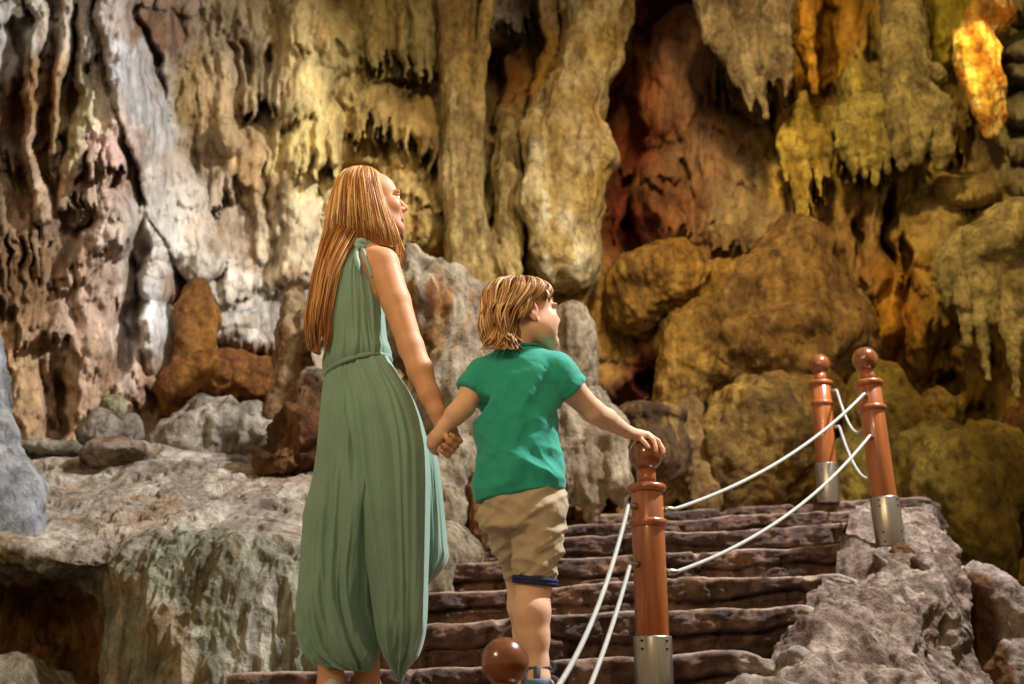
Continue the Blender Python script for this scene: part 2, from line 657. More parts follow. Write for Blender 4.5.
    h = ell(h, 112, 232, 24, 36, 0.30); h = curtain(h, 88, 135, 200, 262, 0.36, 8, 14, 22)
    h = col(h, [(88, 245, 16), (96, 300, 20), (92, 350, 21), (74, 450, 22)], 1.2)
    h = col(h, [(30, 330, 15), (26, 450, 17)], 1.1); h = cut(h, 59, 410, 6, 32, 0.3); h = cut(h, 118, 350, 9, 26, 0.4)
    for xx in (4, 13, 22, 31, 40):
        h = col(h, [(xx, 225, 3.5), (xx + 2, 290, 3.5), (xx - 2, 340, 3)], 1.2, 0.05)
    # ---- smooth pale slab running down to the right
    h = col(h, [(108, -60, 20), (128, 60, 24), (148, 130, 24), (175, 200, 30), (200, 250, 30)], 0.7, 0.25, 0.15)
    h = ell(h, 158, 236, 34, 44, 0.42, 0, 0.2); h = ell(h, 158, 284, 22, 22, 0.45, 0, 0.2); h = ell(h, 156, 335, 22, 40, 0.42, 0, 0.2)
    h = ell(h, 235, 290, 40, 45, 0.25, 0, 0.3)
    h = cut(h, 132, 290, 9, 70, 0.45, 8); h = cut(h, 150, 50, 9, 60, 0.4, -12)
    # ---- columns of the middle left
    for xx, r in ((168, 11), (188, 9), (205, 10)):
        h = col(h, [(xx, -50, r), (xx + 4, 60, r), (xx + 14, 170, r * 0.8)], 1.3)
    h = col(h, [(228, -30, 13), (222, 60, 12), (224, 110, 13), (232, 165, 12)], 1.5); h = ell(h, 229, 136, 17, 24, 0.34)
    h = curtain(h, 236, 290, 35, 128, 0.36, 8, 20, 23); h = cut(h, 246, 62, 4, 18, 0.3); h = cut(h, 264, 60, 4, 16, 0.3)
    h = ell(h, 256, 165, 22, 48, 0.26); h = col(h, [(262, 180, 9), (260, 255, 6)], 1.5, 0.1); h = col(h, [(288, 190, 8), (284, 275, 5)], 1.5, 0.1)
    h = col(h, [(305, -40, 30), (306, 50, 30), (300, 120, 30), (296, 180, 26), (292, 265, 20)], 1.3, 0.05, 0.5)
    h = ell(h, 332, 42, 30, 40, 0.45); h = curtain(h, 285, 345, 60, 195, 0.5, 12, 26, 24)
    # alcove of brown clay
    h = ell(h, 245, 325, 40, 30, 0.15, 0, 0.3)
    # ---- centre: draperies over two ledges
    h = curtain(h, 342, 392, -60, 76, 0.34, 9, 18, 25); h = curtain(h, 386, 452, -60, 84, 0.40, 10, 16, 26)
    h = curtain(h, 345, 400, 78, 160, 0.36, 10, 24, 27); h = curtain(h, 392, 450, 80, 172, 0.40, 11, 26, 28)
    h = cut(h, 350, 172, 26, 9, 0.3); h = cut(h, 410, 82, 40, 4, 0.2)
    h = ell(h, 420, 215, 50, 52, 0.36); h = curtain(h, 378, 452, 168, 262, 0.42, 14, 22, 29)
    h = col(h, [(456, -50, 19), (458, 100, 19), (462, 190, 20), (470, 300, 26)], 1.5, 0.05)
    h = cut(h, 449, 190, 4, 60, 0.4)
    h = col(h, [(492, -50, 6), (480, 60, 6), (474, 150, 6), (476, 205, 6), (488, 240, 7), (512, 285, 9)], 2.0, 0.28)
    h = curtain(h, 486, 530, -60, 48, 0.45, 10, 14, 30)
    # dark recess with its leaning rib
    h = cut(h, 522, 62, 30, 80, 1.1, 8, 2); h = cut(h, 492, 95, 9, 42, 1.2, 4)
    h = col(h, [(556, -40, 10), (546, 50, 9), (534, 95, 8), (527, 125, 5)], 1.6, 0.10)
    # big pale leaning column and the bulge under it
    h = col(h, [(604, -50, 38), (592, 50, 34), (568, 120, 34), (560, 170, 36)], 1.1, 0.18, 0.3)
    h = ell(h, 560, 200, 42, 100, 0.55, 3, 0.4); h = ell(h, 604, 160, 12, 12, 0.4)
    h = col(h, [(506, 125, 14), (508, 200, 15), (506, 285, 17)], 1.5); h = cut(h, 523, 200, 4, 80, 0.5); h = cut(h, 511, 225, 3, 50, 0.3)
    h = ell(h, 500, 290, 34, 26, 0.4); h = ell(h, 592, 290, 34, 70, 0.4)
    # ---- deep red-brown cleft
    h = cut(h, 624, 165, 22, 112, 1.25, -3, 2); h = cut(h, 655, 20, 40, 32, 0.8); h = cut(h, 640, 235, 14, 30, 0.7)
    # ---- brown shoulder right of the cleft
    h = ell(h, 690, 55, 44, 48, 0.25); h = ell(h, 668, 100, 30, 40, 0.32); h = ell(h, 662, 205, 26, 60, 0.4)
    h = col(h, [(672, 60, 14), (690, 130, 14), (704, 190, 12), (700, 240, 10)], 1.3, 0.1)
    h = col(h, [(740, -60, 40), (742, 30, 40), (752, 90, 20), (756, 115, 6)], 1.0, 0.25, 0.5)
    h = curtain(h, 700, 800, -60, 118, 0.62, 10, 34, 31)
    h = col(h, [(776, 40, 11), (782, 130, 8)], 1.6, 0.2)
    h = ell(h, 738, 135, 42, 40, 0.32); h = ell(h, 742, 205, 52, 62, 0.38); h = curtain(h, 700, 790, 150, 268, 0.42, 12, 22, 32)
    h = col(h, [(806, -50, 8), (808, 40, 8), (816, 92, 4)], 2.0, 0.1)
    h = cut(h, 826, 60, 8, 70, 0.4); h = cut(h, 876, 60, 6, 50, 0.5); h = cut(h, 793, 60, 5, 60, 0.4)
    h = curtain(h, 782, 832, 112, 234, 0.52, 9, 34, 33)
    h = col(h, [(848, -40, 14), (852, 60, 14), (850, 110, 12)], 1.4)
    h = curtain(h, 836, 896, 108, 190, 0.52, 9, 26, 34)
    h = col(h, [(872, 170, 14), (874, 230, 13), (868, 285, 15)], 1.4, 0.1); h = cut(h, 889, 230, 8, 50, 0.8)
    h = col(h, [(840, 190, 12), (846, 280, 13)], 1.3); h = cut(h, 857, 255, 4, 30, 0.4)
    h = col(h, [(900, -50, 20), (906, 60, 24), (905, 110, 26)], 1.3, 0.1); h = curtain(h, 874, 962, 60, 172, 0.58, 13, 22, 35)
    h = cut(h, 908, 45, 5, 22, 0.4)
    h = ell(h, 942, 8, 26, 44, 0.30, 0, 0.1)
    h = cut(h, 958, 120, 26, 60, 0.45)
    for yy in (10, 45, 75, 110, 150, 185):
        h = ell(h, 1026, yy, 26, 17, 0.40 + 0.1 * math.sin(yy))
    h = ell(h, 962, 190, 34, 20, 0.45); h = ell(h, 925, 235, 40, 40, 0.4); h = cut(h, 905, 262, 6, 30, 0.6)
    # lower right: rounded golden masses below the draperies
    for cx, cy, rx, ry, pr in ((880, 320, 20, 60, .4), (920, 335, 20, 50, .45), (945, 300, 22, 55, .4), (985, 350, 30, 60, .4), (1015, 420, 30, 60, .5),
                               (655, 330, 40, 40, .4), (610, 370, 40, 40, .4), (700, 350, 30, 50, .4), (680, 430, 30, 50, .4), (735, 330, 40, 50, .45)):
        h = ell(h, cx, cy, rx, ry, pr)
    h = cut(h, 648, 386, 17, 12, 0.7); h = cut(h, 746, 372, 7, 16, 0.4); h = cut(h, 690, 450, 9, 32, 0.5); h = cut(h, 958, 385, 12, 12, 0.6)

    # fine relief
    h += 0.035 * fbm(np.stack([X / 9, Y / 16, np.zeros_like(X)], -1), 4, seed=12)
    h += 0.02 * (ridged(np.stack([X / 4.5, Y / 26, np.zeros_like(X)], -1), 2, seed=13) - 0.5)
    return base - h


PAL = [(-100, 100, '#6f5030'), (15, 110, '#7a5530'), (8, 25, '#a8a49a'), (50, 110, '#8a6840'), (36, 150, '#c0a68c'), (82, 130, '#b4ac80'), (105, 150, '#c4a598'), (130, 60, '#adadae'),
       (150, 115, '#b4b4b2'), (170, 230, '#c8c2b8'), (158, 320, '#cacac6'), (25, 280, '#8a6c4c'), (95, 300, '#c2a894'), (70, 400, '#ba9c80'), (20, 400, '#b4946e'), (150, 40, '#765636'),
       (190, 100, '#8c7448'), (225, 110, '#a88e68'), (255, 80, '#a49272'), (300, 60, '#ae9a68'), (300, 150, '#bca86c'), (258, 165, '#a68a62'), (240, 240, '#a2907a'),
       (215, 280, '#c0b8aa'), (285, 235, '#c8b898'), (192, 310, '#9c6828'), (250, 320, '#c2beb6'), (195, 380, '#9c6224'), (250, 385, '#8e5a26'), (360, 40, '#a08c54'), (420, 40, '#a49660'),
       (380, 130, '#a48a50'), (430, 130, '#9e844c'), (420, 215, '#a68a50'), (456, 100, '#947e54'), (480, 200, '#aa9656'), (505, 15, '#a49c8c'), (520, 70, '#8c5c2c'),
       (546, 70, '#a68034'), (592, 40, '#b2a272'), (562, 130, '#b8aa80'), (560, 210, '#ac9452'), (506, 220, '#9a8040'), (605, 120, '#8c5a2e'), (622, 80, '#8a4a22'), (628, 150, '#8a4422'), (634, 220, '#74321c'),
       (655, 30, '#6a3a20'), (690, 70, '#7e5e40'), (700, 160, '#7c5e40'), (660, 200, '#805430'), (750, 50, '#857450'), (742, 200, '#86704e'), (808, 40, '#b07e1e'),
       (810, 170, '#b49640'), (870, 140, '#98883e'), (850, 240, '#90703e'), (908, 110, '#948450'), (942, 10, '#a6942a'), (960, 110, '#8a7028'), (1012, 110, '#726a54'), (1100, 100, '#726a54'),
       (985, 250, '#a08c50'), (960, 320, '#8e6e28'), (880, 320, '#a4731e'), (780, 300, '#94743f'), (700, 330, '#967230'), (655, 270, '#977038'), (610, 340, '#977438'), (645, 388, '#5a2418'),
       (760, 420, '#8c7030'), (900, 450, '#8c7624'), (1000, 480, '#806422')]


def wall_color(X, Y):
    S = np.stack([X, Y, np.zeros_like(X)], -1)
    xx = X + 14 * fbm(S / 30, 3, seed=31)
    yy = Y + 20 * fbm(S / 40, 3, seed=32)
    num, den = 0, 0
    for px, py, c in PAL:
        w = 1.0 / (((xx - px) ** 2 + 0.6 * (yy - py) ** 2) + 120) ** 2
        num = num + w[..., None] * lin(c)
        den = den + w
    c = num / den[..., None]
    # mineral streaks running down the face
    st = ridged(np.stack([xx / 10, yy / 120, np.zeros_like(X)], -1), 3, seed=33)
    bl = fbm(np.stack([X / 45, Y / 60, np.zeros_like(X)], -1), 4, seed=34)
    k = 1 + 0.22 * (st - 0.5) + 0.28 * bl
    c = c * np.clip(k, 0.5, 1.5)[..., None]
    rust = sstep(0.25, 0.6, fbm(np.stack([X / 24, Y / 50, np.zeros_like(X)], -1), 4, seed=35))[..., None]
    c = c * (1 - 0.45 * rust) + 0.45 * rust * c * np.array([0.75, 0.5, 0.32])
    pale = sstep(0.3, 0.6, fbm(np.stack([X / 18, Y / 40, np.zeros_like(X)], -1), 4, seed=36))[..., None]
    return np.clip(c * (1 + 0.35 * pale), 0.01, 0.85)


def build_wall(name, x0, x1, y0, y1, st):
    xs = np.arange(x0, x1 + st, st)
    ys = np.arange(y0, y1 + st, st)
    X, Y = np.meshgrid(xs, ys, indexing='ij')
    D = wall_depth(X, Y)
    G = P(X, Y, D)
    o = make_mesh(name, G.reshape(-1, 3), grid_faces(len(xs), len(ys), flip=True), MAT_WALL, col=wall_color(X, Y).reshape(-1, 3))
    return tag(o, kind='structure')


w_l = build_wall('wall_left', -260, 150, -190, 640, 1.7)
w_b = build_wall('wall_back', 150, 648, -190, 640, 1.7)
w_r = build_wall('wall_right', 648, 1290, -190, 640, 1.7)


# ------------------------------------------------------------------ ground of the cave
def rock_color(V, c1, c2, c3=None, f=3.0, seed=0.0):
    a = sstep(-0.35, 0.35, fbm(V * np.array([f, f, f * 0.6]), 4, seed=50 + seed))[:, None]
    c = lin(c1) * (1 - a) + lin(c2) * a
    if c3 is not None:
        b = sstep(0.1, 0.45, fbm(V * np.array([f * 1.6, f * 1.6, f * 0.7]), 4, seed=60 + seed))[:, None]
        c = c * (1 - 0.8 * b) + 0.8 * b * lin(c3)
    st = sstep(0.66, 0.82, ridged(V * np.array([f * 2.6, f * 2.6, f * 0.45]), 3, seed=75 + seed))[:, None]
    c = c * (1 - 0.5 * st) + 0.5 * st * c * np.array([0.5, 0.42, 0.34])
    sp = sstep(0.25, 0.55, fbm(V * f * 4.5, 4, 0.6, seed=77 + seed))[:, None]
    c = c * (1 - 0.45 * sp) + 0.45 * sp * c * np.array([0.5, 0.42, 0.34])
    return c * (1 + 0.25 * fbm(V * f * 6, 3, seed=70 + seed))[:, None].clip(0.6, 1.4)


FLOOR_Z = -0.745
gx, gy = np.meshgrid(np.linspace(-7, 7, 160), np.linspace(-3, 10, 150), indexing='ij')
G = np.stack([gx, gy, np.full_like(gx, FLOOR_Z)], -1)
G[..., 2] += 0.02 * fbm(G * 2.0, 3) - 0.02
fl = make_mesh('floor', G.reshape(-1, 3), grid_faces(160, 150), MAT_RUBBLE, col=rock_color(G.reshape(-1, 3), '#6a5848', '#877464'))
tag(fl, kind='structure')


# ------------------------------------------------------------------ rocks and flowstone grown from control nets / chains
def patch(name, net, nu, nv, disp, colf, mat, flip=False):
    """smooth surface through a net of (px, py, depth) points, roughened along its normals"""
    C = np.array([[P(*q) for q in row] for row in net])

    def resample(A, n):
        m = A.shape[0]
        t = np.linspace(0, m - 1, n)
        i = np.clip(np.floor(t).astype(int), 0, m - 2)
        f = (t - i)[:, None, None]
        g = lambda k: A[np.clip(k, 0, m - 1)]
        p0, p1, p2, p3 = g(i - 1), g(i), g(i + 1), g(i + 2)
        return 0.5 * ((2 * p1) + (-p0 + p2) * f + (2 * p0 - 5 * p1 + 4 * p2 - p3) * f ** 2 + (-p0 + 3 * p1 - 3 * p2 + p3) * f ** 3)
    A = resample(C, nu)
    A = np.swapaxes(resample(np.swapaxes(A, 0, 1), nv), 0, 1)
    n = grid_normals(A)
    if n[nu // 2, nv // 2, 1] > 0:
        n = -n
    U, Vv = np.meshgrid(np.linspace(0, 1, nu), np.linspace(0, 1, nv), indexing='ij')
    A = A + n * disp(A, U, Vv)[..., None]
    return make_mesh(name, A.reshape(-1, 3), grid_faces(nu, nv, flip=flip), mat, col=colf(A.reshape(-1, 3), U.ravel(), Vv.ravel()))


def formation(name, prims, h=0.02, k=0.05, amp=0.02, freq=4.0, flute=0.0, ffreq=12.0, c=('#a89a80', '#8a7860', None), mat=None, seed=0.0, colfreq=3.0, colf=None, smooth=1):
    lo, hi, pr = np.full(3, 9e9), np.full(3, -9e9), []
    for p in prims:
        if p[0] == 'c':
            pts = [P(*q[:3]) for q in p[1]]
            rs = [q[3] * float(mpp(q[1], q[2])) for q in p[1]]
            for a, r in zip(pts, rs):
                lo, hi = np.minimum(lo, a - r), np.maximum(hi, a + r)
            pr.append(('c', pts, rs))
        else:
            _, px, py, Y, rx, ry, rd = p[:7]
            m = float(mpp(py, Y))
            rot = math.radians(p[7]) if len(p) > 7 else 0
            R = np.array([[math.cos(rot), 0, math.sin(rot)], [0, 1, 0], [-math.sin(rot), 0, math.cos(rot)]])
            cc = P(px, py, Y)
            r = np.array([rx * m, rd, ry * m])
            lo, hi = np.minimum(lo, cc - r.max()), np.maximum(hi, cc + r.max())
            pr.append(('e', cc, r, R))
    s = SDF(lo - 4 * h, hi + 4 * h, h)
    for p in pr:
        if p[0] == 'c':
            s.chain(p[1], p[2], k)
        else:
            s.ell(p[1], p[2], p[3], k)
    V, Fq = s.mesh(smooth)
    n = vnormals(V, Fq)
    d = amp * fbm(V * freq, 5, 0.55, seed=80 + seed)
    if flute:
        d = d + flute * (ridged(V * np.array([ffreq, ffreq, ffreq * 0.12]), 2, seed=90 + seed) - 0.55)
    V = V + n * d[:, None]
    cc = colf(V) if colf else rock_color(V, c[0], c[1], c[2], colfreq, seed)
    return make_mesh(name, V, Fq, mat or MAT_ROCK, col=cc)


# --- large pale flowstone ledge on the left
XS = [-90, 0, 45, 85, 112, 150, 195, 250, 310, 352]
def row(ys, Ys):
    return [(x, y, d) for x, y, d in zip(XS, ys, Ys)]
net = [row([448] * 10, [7.4] * 10),
       row([450, 450, 452, 455, 452, 450, 452, 462, 468, 470], [6.5, 6.5, 6.4, 6.4, 6.4, 6.4, 6.3, 6.2, 6.1, 6.1]),
       row([480, 484, 490, 490, 487, 482, 485, 492, 496, 498], [5.8, 5.8, 5.8, 5.8, 5.8, 5.8, 5.7, 5.6, 5.5, 5.5]),
       row([510, 514, 520, 522, 518, 514, 512, 520, 528, 530], [5.3, 5.3, 5.3, 5.3, 5.3, 5.3, 5.25, 5.2, 5.1, 5.1]),
       row([540, 546, 556, 560, 548, 535, 530, 538, 548, 552], [5.0, 4.95, 4.9, 4.9, 4.95, 5.0, 5.0, 4.9, 4.85, 4.85]),
       row([552, 560, 570, 578, 572, 562, 558, 562, 572, 576], [5.1, 5.1, 5.1, 5.05, 4.85, 4.8, 4.82, 4.78, 4.75, 4.75]),
       row([570, 580, 590, 602, 604, 600, 598, 602, 606, 610], [5.6, 5.6, 5.6, 5.5, 4.9, 4.72, 4.74, 4.68, 4.7, 4.72]),
       row([630, 632, 636, 642, 646, 645, 644, 646, 648, 650], [5.6, 5.6, 5.6, 5.55, 4.9, 4.66, 4.62, 4.6, 4.62, 4.66]),
       row([700] * 10, [5.4, 5.4, 5.4, 5.4, 4.85, 4.62, 4.56, 4.55, 4.58, 4.6]),
       row([880] * 10, [5.1, 5.1, 5.1, 5.1, 4.8, 4.55, 4.5, 4.5, 4.5, 4.5])]


def ledge_disp(A, U, V):
    d = 0.06 * fbm(A * 1.6, 4, seed=101) + 0.014 * fbm(A * 7, 4, 0.55, seed=102)
    cl = sstep(0.40, 0.5, U)
    d = d + cl * 0.05 * (ridged(A * np.array([7, 7, 0.8]), 3, seed=103) - 0.5)
    top = 1 - cl
    pit = sstep(0.15, 0.5, fbm(A * np.array([9, 6, 9]), 4, seed=104))
    return d - top * 0.018 * pit + top * 0.016 * ridged(A * 4, 3, seed=105)


def ledge_col(V, U, W):
    c = rock_color(V, '#beb09e', '#a2968a', '#d0c8ba', 2.2, 1)
    cl = sstep(0.42, 0.5, U)[:, None]
    g = rock_color(V, '#a4aa96', '#969680', '#c6c0ae', 3.0, 2)
    st = sstep(0.58, 0.75, ridged(V * np.array([9, 9, 0.7]), 3, seed=106))[:, None]
    g = g * (1 - 0.45 * st) + 0.45 * st * lin('#5c523e')
    c = c * (1 - cl) + cl * g
    # lower left hollow, its shade painted in as a clay brown
    px = np.interp(W, np.linspace(0, 1, 10), XS)
    hol = (sstep(0.60, 0.66, U + 0.03 * fbm(V * 3, 3)) * sstep(112, 92, px + 8 * fbm(V * 4, 3, seed=4)))[:, None]
    clay = rock_color(V, '#7c5524', '#5e3e1c', '#8a6430', 3.0, 3)
    c = c * (1 - hol) + hol * clay
    och = sstep(0.2, 0.5, fbm(V * np.array([2.2, 2.2, 5]), 4, seed=107))[:, None] * (1 - hol)
    return c * (1 - 0.35 * och) + 0.35 * och * lin('#a87c48')


o = patch('flowstone_ledge', net, 420, 460, ledge_disp, ledge_col, MAT_ROCK)
tag(o, 'broad pale flowstone ledge with a grey-green dripping front, left of the woman', 'rock')

R_GREY = ('#a69a8c', '#8c8074', '#bdb4a6')
R_BROWN = ('#8a5a26', '#6e4520', '#9c7034')
R_PALE = ('#a5977f', '#8c7e6a', '#bdb19c')
R_GOLD = ('#8e6e3a', '#745830', '#a48650')
R_OLIVE = ('#8a7428', '#756020', '#9c8634')


def rock(name, label, prims, cat='rock', **kw):
    return tag(formation(name, prims, **kw), label, cat, kind='thing')


rock('boulder', 'smooth blue-grey rock leaning in at the left edge above the ledge', [('c', [(-40, 360, 5.6, 40), (-22, 440, 5.4, 36), (0, 500, 5.3, 38), (16, 545, 5.2, 30)])],
     h=0.02, k=0.08, amp=0.04, freq=4, c=('#a0a4aa', '#8a8e94', '#b4b6b8'), seed=1)
rock('boulder', 'small pale rock in the bottom left corner of the brown hollow', [('e', 20, 700, 5.0, 50, 44, 0.3)], h=0.015, amp=0.05, freq=4, c=R_PALE, seed=2)
rock('boulder', 'wide pale boulder with drip ridges behind the flowstone ledge', [('e', 228, 438, 6.8, 64, 38, 0.35, 4), ('e', 188, 452, 6.7, 36, 24, 0.3), ('e', 266, 450, 6.7, 34, 30, 0.3)],
     h=0.016, k=0.1, amp=0.05, freq=5, flute=0.04, ffreq=7, c=('#a89e90', '#908678', '#c0b6a8'), seed=3)
rock('boulder', 'rounded mossy knob on top of the small grey boulder at left', [('e', 112, 408, 6.75, 14, 14, 0.09)], h=0.01, amp=0.02, freq=8, c=('#a0a078', '#8a8a66', '#b4ac8a'), seed=4)
rock('boulder', 'small round grey boulder below the mossy knob at left', [('e', 104, 433, 6.6, 23, 23, 0.15), ('e', 124, 432, 6.7, 18, 20, 0.15)], h=0.012, k=0.06, amp=0.03, freq=6, c=R_GREY, seed=5)
rock('boulder', 'flat grey slab lying on the back of the flowstone ledge, far left', [('e', 58, 455, 6.4, 42, 11, 0.3, 3)], h=0.012, amp=0.03, freq=6, c=('#9a9484', '#86806e', '#a8a290'), seed=6)
rock('boulder', 'low brown-mottled stone beside the wide pale boulder, on the ledge', [('e', 122, 458, 6.2, 40, 14, 0.28, -4), ('e', 108, 455, 6.15, 16, 12, 0.2)], h=0.012, k=0.05, amp=0.03, freq=6, c=('#a89a88', '#7a5638', '#b8ac9a'), seed=7)
rock('stalagmite', 'blunt orange-brown stalagmite standing against the white slab at left', [('c', [(198, 292, 8.15, 15), (198, 312, 8.1, 20), (193, 345, 8.0, 19), (188, 400, 7.9, 26)])],
     'stalagmite', h=0.016, k=0.05, amp=0.04, freq=5, c=('#8a5c26', '#744a20', '#986a30'), seed=8)
rock('stalagmite', 'low lumpy mound of orange clay behind the wide pale boulder', [('e', 230, 384, 7.6, 58, 28, 0.3), ('e', 205, 372, 7.5, 18, 22, 0.15), ('e', 232, 366, 7.55, 15, 14, 0.15), ('e', 262, 376, 7.55, 18, 18, 0.15), ('e', 178, 392, 7.5, 20, 26, 0.2)], 'mound',
     h=0.016, k=0.06, amp=0.04, freq=6, c=('#8a5822', '#70441c', '#9a682c'), seed=9).name = 'clay_mound'
rock('stalagmite', 'tall brown stalagmite with a white streak, just left of the woman\'s hair', [('c', [(294, 292, 6.9, 9), (293, 320, 6.85, 14), (292, 365, 6.8, 19), (288, 420, 6.7, 26)]), ('c', [(303, 312, 6.75, 4), (303, 350, 6.7, 5)])],
     'stalagmite', h=0.014, k=0.04, amp=0.035, freq=6, c=('#80603c', '#6a4c2c', '#a08a68'), seed=10)
rock('boulder', 'brown rock low behind the woman at the edge of the ledge', [('e', 302, 445, 6.1, 28, 40, 0.3), ('e', 314, 410, 6.2, 18, 34, 0.25), ('e', 285, 462, 6.0, 24, 16, 0.2)], h=0.014, k=0.08, amp=0.09, freq=3.5, flute=0.03, c=('#664224', '#503418', '#7c5630'), seed=11)
rock('boulder', 'small white rock beside the sash at the woman\'s back', [('e', 317, 384, 6.2, 16, 17, 0.15)], h=0.012, amp=0.04, freq=6, c=R_PALE, seed=12)
# rocks behind the two people
rock('boulder', 'tall pale rock with rust-brown drip grooves between the woman and the boy', [('e', 430, 320, 6.5, 50, 62, 0.35), ('e', 410, 275, 6.6, 30, 24, 0.3), ('e', 468, 350, 6.5, 40, 66, 0.3), ('e', 455, 430, 6.3, 44, 90, 0.35), ('e', 430, 530, 6.1, 60, 80, 0.35)],
     h=0.018, k=0.12, amp=0.05, freq=4, flute=0.06, ffreq=8, seed=13,
     colf=lambda V: (lambda m: rock_color(V, '#a09078', '#887862', '#b6a890', 3, 13) * (1 - m) + m * rock_color(V, '#a0743a', '#8a5a28', None, 4, 14))(
         (sstep(0.28, 0.16, np.hypot(V[:, 0] - P(430, 318, 6.2)[0], 0.8 * (V[:, 2] - P(430, 318, 6.2)[2])) + 0.08 * fbm(V * 6, 3)) * sstep(0.35, 0.7, ridged(V * np.array([8, 8, 1.0]), 2, seed=5)))[:, None]))
rock('flowstone', 'grey-white flowstone apron with a ragged dripping hem behind the boy\'s waist',
     [('e', 555, 440, 6.9, 72, 60, 0.4), ('e', 500, 440, 6.7, 44, 90, 0.35)] +
     [('c', [(x, 440, 6.62, 16), (x + dx, yb - 22, 6.58, 10), (x + dx * 1.3, yb, 6.6, 3)]) for x, dx, yb in ((480, -6, 540), (505, -4, 535), (528, 0, 512), (548, 4, 520), (566, 6, 506), (584, 6, 518), (600, 8, 500), (615, 5, 508))],
     'flowstone', h=0.015, k=0.06, amp=0.035, freq=5, flute=0.05, ffreq=10, c=('#a09078', '#88785e', '#b4a68c'), seed=15)
rock('boulder', 'rounded grey-brown boulder right behind the boy\'s face', [('e', 572, 345, 7.3, 26, 44, 0.3, -6), ('e', 560, 380, 7.3, 34, 40, 0.3)], h=0.016, k=0.08, amp=0.03, freq=5, flute=0.02, c=('#8e7c62', '#7a6a50', '#9e8e74'), seed=16)
rock('boulder', 'pale boulder beside the left ends of the upper steps', [('e', 452, 560, 5.75, 30, 34, 0.25), ('e', 425, 590, 5.5, 30, 60, 0.25)], h=0.015, k=0.06, amp=0.04, freq=6, c=('#a09078', '#88785e', '#b4a68c'), seed=17)
rock('boulder', 'orange-brown rock face below the rust-grooved rock, between woman and boy', [('e', 476, 520, 6.0, 16, 44, 0.15)], h=0.012, amp=0.03, freq=6, c=R_BROWN, seed=18)
rock('boulder', 'dark flat-topped block with pale flecks behind the boy\'s outstretched hand', [('e', 652, 450, 7.9, 36, 44, 0.3), ('e', 650, 418, 7.9, 38, 14, 0.3)], h=0.016, k=0.06, amp=0.03, freq=5, c=('#5e4426', '#4e3820', '#8c7038'), seed=19, colfreq=4)
# masses on the right
rock('boulder', 'largest cone-topped golden mound of the cave, above the far post', [('e', 800, 262, 9.15, 40, 46, 0.45, -6), ('e', 790, 310, 9.1, 72, 62, 0.55, 10), ('e', 790, 350, 9.0, 84, 60, 0.6), ('e', 730, 330, 9.15, 40, 50, 0.4)],
     cat='mound', h=0.022, k=0.12, amp=0.10, freq=2.2, flute=0.03, ffreq=5, c=R_GOLD, seed=20).name = 'rock_mound'
rock('boulder', 'broad dark golden boulder resting behind the top step, left of the far post', [('e', 775, 440, 8.35, 70, 72, 0.45, 6), ('e', 728, 470, 8.3, 30, 50, 0.35), ('e', 820, 430, 8.4, 36, 60, 0.4)], h=0.02, k=0.14, amp=0.10, freq=2.4, flute=0.03, ffreq=5, c=('#86682e', '#6e5424', '#9a7c3c'), seed=21)
rock('boulder', 'round striped boulder at the foot of the dark red cleft', [('e', 664, 280, 9.15, 52, 38, 0.4, 8), ('e', 640, 300, 9.2, 34, 40, 0.35)], h=0.02, k=0.1, amp=0.07, freq=2.6, flute=0.03, c=('#9e7830', '#86642a', '#b08c40'), seed=22)
rock('boulder', 'smooth golden hump between the striped boulder and the cone-topped mound', [('e', 695, 355, 9.05, 40, 62, 0.35, 10), ('e', 724, 300, 9.2, 30, 40, 0.35), ('e', 676, 400, 9.0, 26, 40, 0.3)], h=0.02, k=0.12, amp=0.09, freq=2.6, flute=0.03, c=('#96742f', '#7e602a', '#aa8840'), seed=23)
rock('boulder', 'narrow golden pillar-like rock beside the dark flat-topped block', [('c', [(690, 410, 8.3, 13), (696, 450, 8.2, 14), (704, 500, 8.1, 18)])], h=0.016, amp=0.04, freq=5, c=R_GOLD, seed=24)
rock('boulder', 'tall smooth olive boulder directly behind the right post', [('e', 886, 445, 7.8, 44, 78, 0.4, -6), ('e', 868, 500, 7.6, 50, 60, 0.35)], h=0.02, k=0.12, amp=0.08, freq=2.2, flute=0.02, ffreq=5, c=R_OLIVE, seed=25)
rock('boulder', 'small lumpy boulder perched right of the tall olive boulder', [('e', 936, 418, 7.6, 24, 28, 0.2, 10)], h=0.014, amp=0.04, freq=7, c=('#8e7430', '#786024', '#a08a40'), seed=26)
rock('boulder', 'large yellow-green boulder filling the space right of the right post', [('e', 955, 510, 7.2, 56, 88, 0.4, -10), ('e', 990, 470, 7.4, 40, 50, 0.35)], h=0.02, k=0.12, amp=0.09, freq=2.2, flute=0.03, ffreq=5, c=R_OLIVE, seed=27)
rock('boulder', 'brown boulder at the right edge above the grey-pink corner boulder', [('e', 1030, 480, 7.6, 32, 80, 0.4)], h=0.02, amp=0.05, freq=4, c=('#7e5a22', '#6a4a1e', '#906c2c'), seed=28)
rock('boulder', 'grey-pink weathered boulder in the bottom right corner', [('e', 992, 620, 5.1, 34, 58, 0.28, -16), ('e', 1015, 690, 5.0, 46, 60, 0.3)], h=0.012, k=0.06, amp=0.035, freq=7, c=('#9a8a80', '#86766c', '#b4a69a'), mat=MAT_RUBBLE, seed=29,
     colf=lambda V: (lambda m: rock_color(V, '#9c8c82', '#84746a', '#b4a69a', 4, 29) * (1 - m) + m * rock_color(V, '#6e4a26', '#5a3c20', None, 4, 30))(sstep(P(984, 600, 5)[0], P(974, 600, 5)[0], V[:, 0] + 0.04 * fbm(V * 8, 3))[:, None]))
